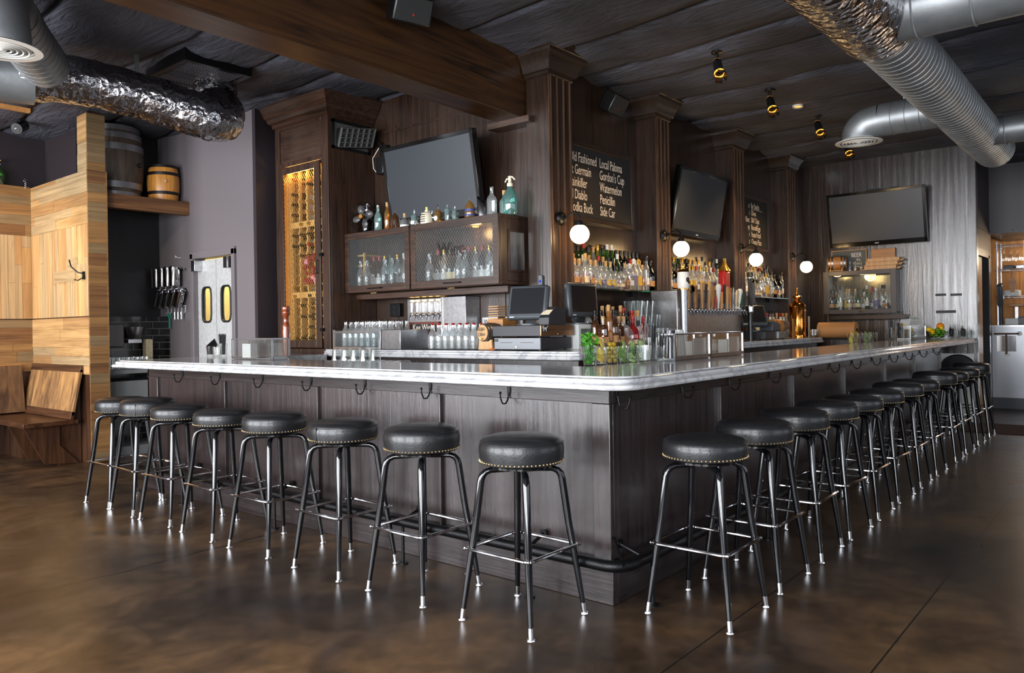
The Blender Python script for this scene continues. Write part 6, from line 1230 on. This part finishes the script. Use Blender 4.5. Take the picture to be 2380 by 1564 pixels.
# round trays behind last stools
for i, (x, y, z) in enumerate(((8.2, -.02, .64),)):
    t = thing('round_tray', (x, y, .45), 'large round black tray edge rising behind the last bar stool', 'tray'); MB().lathe([(0, 0), (.2, 0), (.21, .012), (.215, .012)], (8.22, -.03, .65), 32, (-1, 0, 0)).build('dish', 'blackiron', t); MB().tube([(8.2, -.03+.215*cos(a), .65+.215*sin(a)) for a in [2*pi*k/32 for k in range(32)]], .008, 6, True).build('rim', 'blackiron', t); MB().tube([(8.2, .05, .43), (8.16, .06, 0)], .01, 6).tube([(8.2, -.12, .43), (8.16, -.13, 0)], .01, 6).build('stand_leg', 'blackiron', t)
fm = MB().box(7.3, -.9, .001, 8.2, -.16, .012).build('floor_mat', mat('maroon_mat', (56, 28, 26), .9)); tag(fm, 'dark maroon floor mat under the last stools by the wall', 'mat')
# ================================================================== KITCHEN PASS
sk = thing('steel_counter', (10.6, -.8, 0), 'tall dented stainless counter front at the far right edge', 'counter')
MB().box(10.3, -2.0, .16, 10.9, -.1, 1.2).build('body', mat('dull_stainless', (150, 152, 156), .34, .85, bump=.1, bscale=6, var=.2), sk); MB().box(10.28, -2.0, 1.2, 10.92, -.08, 1.225).build('worktop', 'steel', sk)
hn = thing('pipe_handle', (10.28, -.3, .95), 'rusty T-shaped pipe handle on the stainless counter', 'handle'); MB().cyl((10.26, -.15, 1.1), (10.26, -.46, 1.1), .012).cyl((10.26, -.3, 1.1), (10.26, -.3, .8), .011).build('pipe', mat('rusty_brown_pipe', (88, 62, 46), .5, .6), hn); m = MB(); [m.cyl((10.299, y, z), (10.29, y, z), .035) for y, z in ((-.15, 1.1), (-.46, 1.1), (-.3, .8))]; m.build('flange', 'white', hn); MB().box(10.293, -.42, .84, 10.299, -.18, 1.07).build('worn_patch', 'chrome', hn)
rk = thing('wire_shelving', (11.0, -.5, 1.226), 'chrome wire shelving rack standing on the stainless counter', 'shelving')
m = MB(); [m.cyl((x, y, 1.226), (x, y, 2.5), .012) for x in (10.82, 11.2) for y in (-.13, -.48, -1.1)]; m.build('post', 'chrome', rk)
for z in (1.64, 2.05, 2.42):
    m = MB()
    for dz in (0, .025):
        m.cyl((10.82, -.1, z+dz), (10.82, -1.12, z+dz), .004, n=6); m.cyl((11.2, -.1, z+dz), (11.2, -1.12, z+dz), .004, n=6)
    y = -.12; 
    while y > -1.1: m.cyl((10.82, y, z), (10.82, y-.03, z+.025), .003, n=5); m.cyl((10.82, y, z+.025), (11.2, y, z+.025), .002, n=5); y -= .03
    m.build('wire_shelf', 'chrome', rk, smooth=False)
wg = MB().lathe([(.032, 0), (.03, .003), (.004, .008), (.004, .08), (.03, .11), (.04, .15), (.034, .2)], (0, 0, 0), 14).build('wine_glass', 'glass'); tag(wg, 'x', 'glass', 'hanging wine glasses on the kitchen rack')
for i in range(8):
    o = wg if i == 0 else copy_tree(wg); o.location = (10.9+.12*(i % 2), -.2-.09*(i//2) , 2.4); o.rotation_euler = (pi, 0, 0); tag(o, f'stemmed glass hanging upside down, {ORD[i]} from left under the top kitchen shelf')
for i, (y, z, h_, w, mn, lb) in enumerate(((-.27, 2.076, .06, .14, 'pos', 'grey tub on the middle kitchen shelf'), (-.42, 2.076, .06, .12, 'steel', 'steel tray on the middle kitchen shelf'), (-.3, 1.666, .09, .2, 'white', 'white perforated basket on the lower kitchen shelf'), (-.3, 1.226, .1, .18, 'white', 'pair of white paper rolls on the stainless counter'), (-.44, 1.226, .12, .12, 'pos', 'grey printer on the stainless counter'), (-.36, 1.5, .05, .2, 'barreltan', 'wooden knife block strip below the lower kitchen shelf'))):
    o = MB().box(10.86, y-w/2, z, 11.1, y+w/2, z+h_).build(('tub', 'tray', 'basket', 'paper_rolls', 'printer', 'wooden_box')[i], mn, bevel=.01); tag(o, lb, ('tub', 'tray', 'basket', 'paper roll', 'printer', 'box')[i])
    if z == 1.5: MB().box(10.9, y-.02, 1.226, 11.0, y+.02, 1.5).build('support', 'steel', o)
o = MB().prism([(-.3, 1.72), (-.27, 1.86), (-.3, 1.95), (-.35, 1.95), (-.38, 1.86), (-.35, 1.72)], 10.79, 10.8, 'yz').build('paddle_board', 'barreltan'); MB().cyl((10.795, -.325, 1.95), (10.795, -.325, 2.05), .008).build('handle', 'barreltan', o); tag(o, 'brown paddle board hanging in front of the kitchen rack', 'board')
vt = thing('visor_screen', (10.6, -.2, 1.226), 'grey curved back of a register screen on the stainless counter', 'register'); MB().obox((10.55, -.2, 1.68), (0, 1, .0), (1, 0, .25), (-.25, 0, 1), .04, .09, .17).build('shell', 'pos', vt, bevel=.03); MB().cyl((10.58, -.2, 1.226), (10.56, -.2, 1.52), .03).build('stand', 'posblack', vt)
point('kitchen_pass_lamp', (11.1, -.9, 2.3), 9, (1, .8, .55), .1)
point('kitchen_pass_lamp', (10.9, -1.6, 2.3), 8, (1, .85, .65), .1)
# ================================================================== ALCOVE, SHELF, BARRELS
sh = thing('timber_shelf', (.85, 6.7, 2.65), 'thick rough timber shelf carrying two barrels in the alcove', 'shelf'); MB().box(.38, 6.33, 2.62, 1.3, 6.42, 2.768).build('front_beam', wood('shelf_fir', (78, 48, 26), (134, 92, 56), 'x', .5, .2, 12), sh, bevel=.004); MB().box(.38, 6.42, 2.70, 1.3, 7.04, 2.768).build('deck', 'benchdark', sh)
bg = barrel('wine_barrel', (.66, 6.74, 3.15), (0, 0, 1), .3, .76, 'barreldark', 'hoop', 'large weathered dark wine barrel standing upright on the timber shelf', hoops=(-.9, -.66, .4, .72, .93), bul=.84); MB().cyl((.8, 6.46, 3.12), (.82, 6.42, 3.12), .022).build('bung_hole', 'black', bg)
sm_ = barrel('wine_barrel', (1.12, 6.56, 2.965), (0, 0, 1), .17, .39, 'barrelgold', 'hoopdark', 'small golden varnished barrel with black hoops beside the big barrel', hoops=(-.55, .55), bul=.86, heads='hoopdark'); MB().cyl((1.06, 6.4, 2.98), (1.055, 6.386, 2.98), .018).build('bung', 'barrelhead', sm_); MB().lathe([(.14, 3.14), (.152, 3.14), (.15, 3.17), (.14, 3.17)], (1.12, 6.56, 0), 28).build('top_hoop', 'hoopdark', sm_)
def pitcher():
    p = thing('steel_pitcher', (0, 0, 0), '', 'pitcher', 'steel pitchers hanging by the kitchen door'); MB().lathe([(0, 0), (.055, 0), (.06, .01), (.062, .2), (.066, .215), (.062, .215), (.058, .2), (.055, .012)], (0, 0, 0), 18).build('body', 'chrome', p); MB().tube([(0, -.06, .19), (0, -.105, .18), (0, -.11, .1), (0, -.062, .05)], .006, 8).build('handle', 'chrome', p); MB().cyl((0, .055, .21), (0, .075, .235), .01).build('hinge', 'chrome', p); return p
pt = pitcher()
for i, (y, z, t) in enumerate(((6.93, 1.83, 0), (6.793, 1.83, 0), (6.656, 1.83, 0), (6.52, 1.83, 0), (6.9, 1.61, .5), (6.76, 1.61, .5), (6.62, 1.61, .5), (6.48, 1.61, .5))):
    o = pt if i == 0 else copy_tree(pt); o.location = (1.21, y, z); o.rotation_euler = (t, 0, 0); o.scale = (.9,)*3 if t else (1,)*3; tag(o, f'steel pitcher, {ORD[i % 4]} from left in the {("upper upright", "lower tilted")[i//4]} row by the kitchen door')
pr_ = thing('pitcher_rail', (1.28, 6.7, 1.8), 'black wall rails holding the steel pitchers', 'rail'); MB().cyl((1.27, 6.38, 2.02), (1.27, 6.98, 2.02), .008).cyl((1.27, 6.38, 1.8), (1.27, 6.98, 1.8), .008).build('bar', 'blackiron', pr_); m = MB(); [m.cyl((1.3, y, z), (1.26, y, z), .012) for y in (6.4, 6.96) for z in (2.02, 1.8)]; m.build('bracket', 'chrome', pr_)
ra = thing('utensil_rack', (1.28, 6.6, 1.58), 'white wire utensil rack with teal scissors below the pitchers', 'rack'); m = MB(); m.tube([(1.27, 6.38, 1.61), (1.27, 6.82, 1.61)], .003, 6)
for i in range(6): y = 6.4+i*.08; m.tube([(1.27, y, 1.61), (1.27, y, 1.54), (1.25, y, 1.53)], .003, 6)
m.build('wire_frame', 'capwhite', ra); MB().tube([(1.26, 6.75, 1.54), (1.26, 6.78, 1.5), (1.26, 6.75, 1.47), (1.26, 6.72, 1.5)], .007, 6, True).obox((1.26, 6.75, 1.42), (0, 1, 0), (1, 0, 0), (0, 0, 1), .012, .004, .06).build('scissors', mat('teal_plastic', (30, 140, 120), .4), ra); m = MB(); [m.lathe([(0, 1.46), (.016, 1.46), (.02, 1.54)], (1.255, 6.46+.075*i, 0), 10) for i in range(3)]; m.build('jiggers', 'chrome', ra)
o = MB().tube([(1.3, 6.55, 2.16), (1.26, 6.55, 2.16), (1.25, 6.57, 2.18), (1.26, 6.59, 2.16)], .004, 6).build('wall_hook', 'capwhite'); tag(o, 'small white S hook on the plum wall above the pitchers', 'hook')
ac = thing('alcove_counter', (.85, 6.8, 0), 'pale service counter with lower shelf inside the tiled alcove', 'counter'); MB().box(.42, 6.45, .88, 1.25, 7.03, .92).build('worktop', mat('grey_laminate', (120, 122, 124), .4), ac); MB().box(.42, 6.47, .55, 1.25, 7.03, .8).build('body', bpy.data.materials['grey_laminate'], ac); MB().box(.42, 6.5, 0, 1.25, 7.03, .1).build('base', bpy.data.materials['grey_laminate'], ac); m = MB(); m.box(.42, 6.47, .1, .45, 7.03, .55); m.box(1.22, 6.47, .1, 1.25, 7.03, .88); m.box(.42, 6.47, .8, .45, 7.03, .88); m.build('side', 'blackiron', ac)
o = MB().box(.4, 6.85, 1.15, .8, 7.03, 1.42).build('towel_dispenser', mat('grey_dispenser', (104, 100, 96), .35), bevel=.02); tag(o, 'grey metal towel dispenser on the alcove tile', 'dispenser')
o = MB().lathe([(0, 1.24), (.06, 1.25), (.1, 1.3), (.12, 1.38), (.115, 1.38), (.09, 1.3), (0, 1.26)], (.92, 6.9, 0), 20).build('steel_bowl', 'steel'); MB().box(.85, 6.88, 1.2, 1.0, 7.03, 1.24).build('bracket', 'steel', o); tag(o, 'dark steel bowl on a bracket in the alcove', 'bowl')
o = MB().box(1.06, 6.9, .921, 1.14, 7.0, 1.24).build('paper_cup_stack', 'labcream', bevel=.01); tag(o, 'pale stacked cup sleeve beside the alcove tiles', 'cups')
tg = MB().lathe([(.0, 0), (.03, 0), (.04, .13), (.0385, .13), (.029, .008)], (0, 0, 0), 14).build('water_glass', 'glass'); tag(tg, 'x', 'glass', 'water glasses on the alcove counter')
for i in range(12):
    o = tg if i == 0 else copy_tree(tg); o.location = (.5+.095*(i % 5), 6.52+.1*(i//5), .921); tag(o, f'water glass, {ORD[i % 5]} from left in row {i//5+1} of the alcove counter')
# bench ---------------------------------------------------------------------------------------
be = thing('corner_bench', (-.3, 7.0, 0), 'dark wood corner bench with leaning pine back against the plank partition', 'bench')
MB().box(-.37, 6.4, .405, .13, 7.3, .45).box(-5.8, 7.3, .405, .13, 7.76, .45).build('seat', 'benchdark', be, bevel=.004)
ax_ = Vector((0, 1, 0)); up_ = Vector((.105, 0, .53)).normalized(); nn_ = ax_.cross(up_)
MB().obox(Vector((.12, 7.05, .72)), ax_, nn_, up_, .66, .011, .23).build('side_back', 'benchwood', be); MB().obox(Vector((.1665, 7.05, .955)), ax_, nn_, up_, .66, .016, .035).obox(Vector((.072, 7.05, .49)), ax_, nn_, up_, .66, .016, .04).build('back_rail', 'benchdark', be, bevel=.002)
MB().obox(Vector((-2.9, 7.66, .72)), (1, 0, 0), (0, 1, -.2), (0, .2, 1), 2.95, .012, .26).build('long_back', wood('dark_pine_boards', (64, 44, 30), (138, 100, 66), 'z', .4, .2, 7, patch=(60, 42, 32)), be); MB().obox(Vector((-2.9, 7.715, .96)), (1, 0, 0), (0, 1, -.2), (0, .2, 1), 2.95, .018, .02).build('back_rail', 'barreltan', be)
for nm_, yy in (('end_bracket', 6.47), ('end_bracket', 6.9)): MB().prism([(-.34, .405), (-.16, .03), (.16, .0), (-.02, .2), (-.02, .405)], yy, yy+.03, 'xz').build(nm_, 'benchdark_z', be)
MB().prism([(-.02, .0), (.19, 0), (.19, .985), (.175, .99), (.09, .45), (.09, .405), (-.02, .405)], 6.5, 6.53, 'xz').build('end_panel', 'benchdark_z', be)
MB().box(-.1, 7.3, 0, .1, 7.75, .405).build('plinth', 'benchdark_z', be); m = MB(); [m.prism([(7.35, .405), (7.5, .0), (7.75, 0), (7.75, .405)], x, x+.03, 'yz') for x in (-1.2, -2.4, -3.6, -4.8)]; m.build('brackets', 'benchdark_z', be)
ch = thing('ceiling_chain', (-.02, 7.72, 2.97), 'small steel eyebolt and chain at the top corner of the plank walls', 'chain'); MB().tube([(.12+.014*cos(a), 7.74, 3.04+.014*sin(a)) for a in [2*pi*k/12 for k in range(12)]], .004, 6, True).build('eyebolt', 'chrome', ch); m = MB(); [m.tube([(.13+.008*cos(a), 7.74+.004*sin(a), 3.01-.022*j+.012*sin(a)) for a in [2*pi*k/10 for k in range(10)]], .002, 5, True) for j in range(3)]; m.build('links', 'chrome', ch)
# ================================================================== CEILING EQUIPMENT
def ribbed(m, pts, r, step, rib, ribr):
    m.tube(pts, r, 28); pts = [Vector(p) for p in pts]
    for a, b in zip(pts[:-1], pts[1:]):
        d = b-a; L_ = d.length; q = Vector((0, 0, 1)).rotation_difference(d.normalized()); s_ = step*.5
        while s_ < L_:
            c = a+d*(s_/L_); m.tube([c+q@Vector((rib*cos(t), rib*sin(t), 0)) for t in [2*pi*k/28 for k in range(28)]], ribr, 5, True); s_ += step
def diffuser(par, c, R):
    x, y, z = c; MB().lathe([(R*.72, z+.03), (R*.8, z+.01), (R, z), (R, z-.004), (R*.8, z-.006)], (x, y, 0), 32, open_=True).build('diffuser_rim', 'white_metal', par)
    m = MB(); [m.lathe([(R*k, z-.004), (R*(k+.03), z-.008), (R*(k+.09), z+.004)], (x, y, 0), 32, open_=True) for k in (.08, .22, .36, .5, .64)]; m.cyl((x, y, z-.01), (x, y, z+.02), R*.06); d_ = m.build('louvre_rings', 'white_metal', par)
    MB().cyl((x, y, z+.02), (x, y, z+.022), R*.78, n=24).build('dark_throat', 'black', par)
du = thing('foil_duct', (0, 4.5, 3.25), 'silver foil wrapped air duct with grey spiral branch and round diffuser crossing the left ceiling', 'duct')
fr2 = random.Random(8)
def crumple(o, amp, seed):
    me = o.data; r_ = random.Random(seed)
    for v in me.vertices: v.co += v.normal*(r_.uniform(-amp, amp))
pA = [(-.95, 4.63, 3.27), (-.563, 4.519, 3.3), (-.213, 4.41, 3.26), (.1, 4.28, 3.19), (.3, 4.17, 3.12), (.45, 4.18, 3.13), (.53, 4.28, 3.22), (.56, 4.42, 3.36), (.56, 4.46, 3.6)]
def dense(pts, k):
    o_ = []; P = [Vector(p) for p in pts]
    for i in range(len(P)-1):
        p0, p1, p2, p3 = P[max(i-1, 0)], P[i], P[i+1], P[min(i+2, len(P)-1)]
        for j in range(k):
            t = j/k; o_.append(.5*((2*p1)+(-p0+p2)*t+(2*p0-5*p1+4*p2-p3)*t*t+(-p0+3*p1-3*p2+p3)*t**3))
    return o_+[P[-1]]
pd = dense(pA, 7); rr_ = [.18+.005*sin(i*1.1)+.005*(i % 3 == 0) for i in range(len(pd))]
fo = MB().tube(pd, rr_, 40).build('foil_wrap', 'foil', du, ang=70); crumple(fo, .006, 3)
[MB().box(a, b, 3.4, a+.03, b+.02, 3.6).build('hanger_strap', 'galv', du) for a, b in ((-.185, 4.35), (.535, 4.4))]
d2_ = du
m = MB(); m.tube([(-2.6, 5.05, 3.18), (-.85, 4.6, 3.25)], .18, 28); m.build('trunk', 'galv', d2_)
m = MB(); ribbed(m, [(-.86, 4.33, 3.3), (-1.18, 3.83, 3.32), (-1.33, 3.58, 3.35)], .165, .085, .166, .0035); m.tube(dense([(-1.33, 3.58, 3.35), (-1.4, 3.46, 3.35), (-1.44, 3.4, 3.28), (-1.44, 3.37, 3.12), (-1.44, 3.37, 3.05)], 4), .16, 28); m.build('branch', 'galv', d2_, ang=60)
diffuser(d2_, (-1.44, 3.37, 3.04), .22)
m = MB(); m.box(-1.2, 4.9-.24, 3.02, -.85, 4.9-.2, 3.05); d2b = m.build('bracket_rail', 'barreltan', d2_); MB().box(-1.15, 3.75, 3.45, -1.13, 3.77, 3.62).build('hanger_strap', 'galv', d2_)
d3 = thing('spiral_duct', (5, -.62, 3.22), 'long ribbed spiral duct with branches along the right ceiling', 'duct')
m = MB(); ribbed(m, [(2.28, -.64, 3.2), (7.2, -.6, 3.24)], .2, .095, .201, .005); m.sph((7.2, -.6, 3.24), .2, 20, axis=(1, 0, 0)); m.build('trunk', 'galv', d3, ang=60)
m = MB(); m.lathe([(.245, -5.5), (.235, -.15), (.225, -.02), (.205, .05)], (2.25, -.64, 3.2), 40, (1, 0, .0)); o = m.build('foil_wrap', 'foil', d3, ang=70)
m = MB(); ribbed(m, [(2.08, -.75, 3.2), (2.08, -4.5, 3.2)], .18, .3, .183, .006); m.build('side_branch', 'galv', d3, ang=60)
m = MB(); ribbed(m, [(6.1, -.7, 3.22), (6.1, -4, 3.22)], .14, .3, .153, .005); m.build('side_branch', 'galv', d3, ang=60)
m = MB(); ribbed(m, [(4.75, -.55, 3.2), (4.75, -.02, 3.2)], .15, .12, .152, .0035); m.tube(dense([(4.75, -.02, 3.2), (4.75, .1, 3.18), (4.75, .17, 3.12), (4.75, .18, 3.03)], 4), .15, 28); m.build('outlet_branch', 'galv', d3, ang=60)
diffuser(d3, (4.75, .18, 3.025), .21); [MB().box(a, b, 3.3, a+.015, b+.03, 3.6).build('hanger_strap', 'galv', d3) for a, b in ((4.5, -.3), (3.6, -.5))]
# return air grille
gv = thing('ceiling_grille', (.35, 4.3, 3.55), 'black framed square ceiling return grille above the foil duct', 'vent'); m = MB(); x0, x1, y0, y1 = .09, .59, 4.03, 4.6; z = 3.5
m.box(x0-.05, y0-.05, z, x1+.05, y0, 3.6); m.box(x0-.05, y1, z, x1+.05, y1+.05, 3.6); m.box(x0-.05, y0, z, x0, y1, 3.6); m.box(x1, y0, z, x1+.05, y1, 3.6); m.build('frame', 'blackiron', gv)
m = MB(); [m.box(x0+.02+i*.023, y0, z+.003, x0+.025+i*.023, y1, z+.012) for i in range(21)]; [m.box(x0, y0+.04+i*.1, z+.003, x1, y0+.05+i*.1, z+.012) for i in range(6)]; MB().box(x0, y0, z+.013, x1, y1, z+.02).build('backing_plate', 'darkwall', gv); m.build('perforated_plate', mat('grey_grille', (96, 92, 98), .4, .4), gv, smooth=False)
# speakers
for i, (c, fdir, lb) in enumerate((((.5, 1.85, 3.46), (-.3, -1, -.5), 'black loudspeaker mounted on the ceiling beam'), ((3.1, 1.88, 3.38), (.1, -1, -.6), 'black loudspeaker in the dark corner above the first chalkboard'))):
    s_ = thing('loudspeaker', c, lb, 'speaker'); f = Vector(fdir).normalized(); ax = Vector((0, 0, 1)).cross(f).normalized(); az = f.cross(ax); c = Vector(c)
    MB().obox(c, ax, f, az, .14, .07, .09).build('cabinet', 'black', s_, bevel=.015); MB().obox(c+f*.071, ax, f, az, .125, .003, .078).build('grille', mat('speaker_cloth_%d' % i, (34, 34, 34), .8), s_); MB().obox(c+f*.075-az*.03, ax, f, az, .006, .001, .006).build('badge', 'red', s_); MB().tube([c-f*.06, c-f*.06+Vector((0, .02, .14))], .012, 6).build('bracket', 'blackiron', s_)
# track spots
def make_spot():
    s = thing('track_spotlight', (0, 0, 0), '', 'spotlight', 'ceiling spotlights over the bar'); MB().lathe([(0, 0), (.05, 0), (.05, -.02), (.012, -.03), (.012, -.06)], (0, 0, 0), 16).tube([(0, 0, -.05), (0, -.0, -.09)], .01, 8).build('mount', 'black', s)
    d = Vector((-.45, -.35, -.82)).normalized(); c = Vector((-.03, -.02, -.15))
    MB().cyl(c-d*.07, c+d*.07, .036, n=20).lathe([(.02, -.11), (.034, -.07)], c, 18, d).build('can', 'black', s); MB().lathe([(.034, .066), (.044, .07), (.044, .078), (.034, .08)], c, 20, d, open_=True).lathe([(.02, -.1), (.03, -.085)], c, 18, d, open_=True).build('lit_ring', 'warmlens', s)
    ax = d.orthogonal().normalized(); ay = d.cross(ax)
    for a in range(4):
        u = ax*cos(a*pi/2)+ay*sin(a*pi/2); MB().obox(c+d*.105+u*.045, u.cross(d), (d+u*.3), u, .03, .028, .0012).build('barn_door', 'black', s)
    MB().tube([(.02, 0, -.02), (.07, .02, -.08), (.04, .03, -.12), (0, 0, -.1)], .003, 5).build('cord', 'black', s); return s
s0 = make_spot()
for i, (x, y) in enumerate(((2.95, .78), (4.3, .86), (5.55, .82), (6.85, .9), (8.0, .6))):
    if i == 4: continue
    o = s0 if i == 0 else copy_tree(s0); o.location = (x, y, 3.57); tag(o, f'black ceiling spotlight with barn doors, {ORD[i]} from the left over the bar')
    spot('spotlight_beam', (x-.12, y-.1, 3.24), (x-.1, 1.9, 1.9), 26, (1, .62, .28), 62)
ls = thing('track_spotlight', (-.09, 7.2, 3.55), 'black cylinder spotlight on the ceiling over the left booth', 'spotlight'); dd = Vector((-.6, -.6, -.4)).normalized(); MB().cyl(Vector((-.09, 7.2, 3.5))-dd*.08, Vector((-.09, 7.2, 3.5))+dd*.08, .055, n=20).cyl((-.09, 7.2, 3.5), (-.09, 7.2, 3.6), .012).build('can', 'black', ls); MB().sph(Vector((-.09, 7.2, 3.5))+dd*.07, .04, 12).build('bulb', 'glass', ls)
dl = thing('recessed_downlight', (5.0, .84, 3.55), 'small lit recessed downlight in the ceiling between spotlights', 'downlight'); MB().lathe([(.04, 3.545), (.055, 3.54), (.055, 3.56)], (5.0, .84, 0), 20, open_=True).build('trim', 'white_metal', dl); MB().cyl((5.0, .84, 3.55), (5.0, .84, 3.56), .04).build('lens', 'warmlens', dl)
for y in (4.9, 6.6): spot('booth_fill_spot', (-1.2, y, 3.3), (.2, y+1.0, 1.4), 48, (1, .84, .62), 80, .1)  # warm fill spots added to brighten the booth side, no fixture
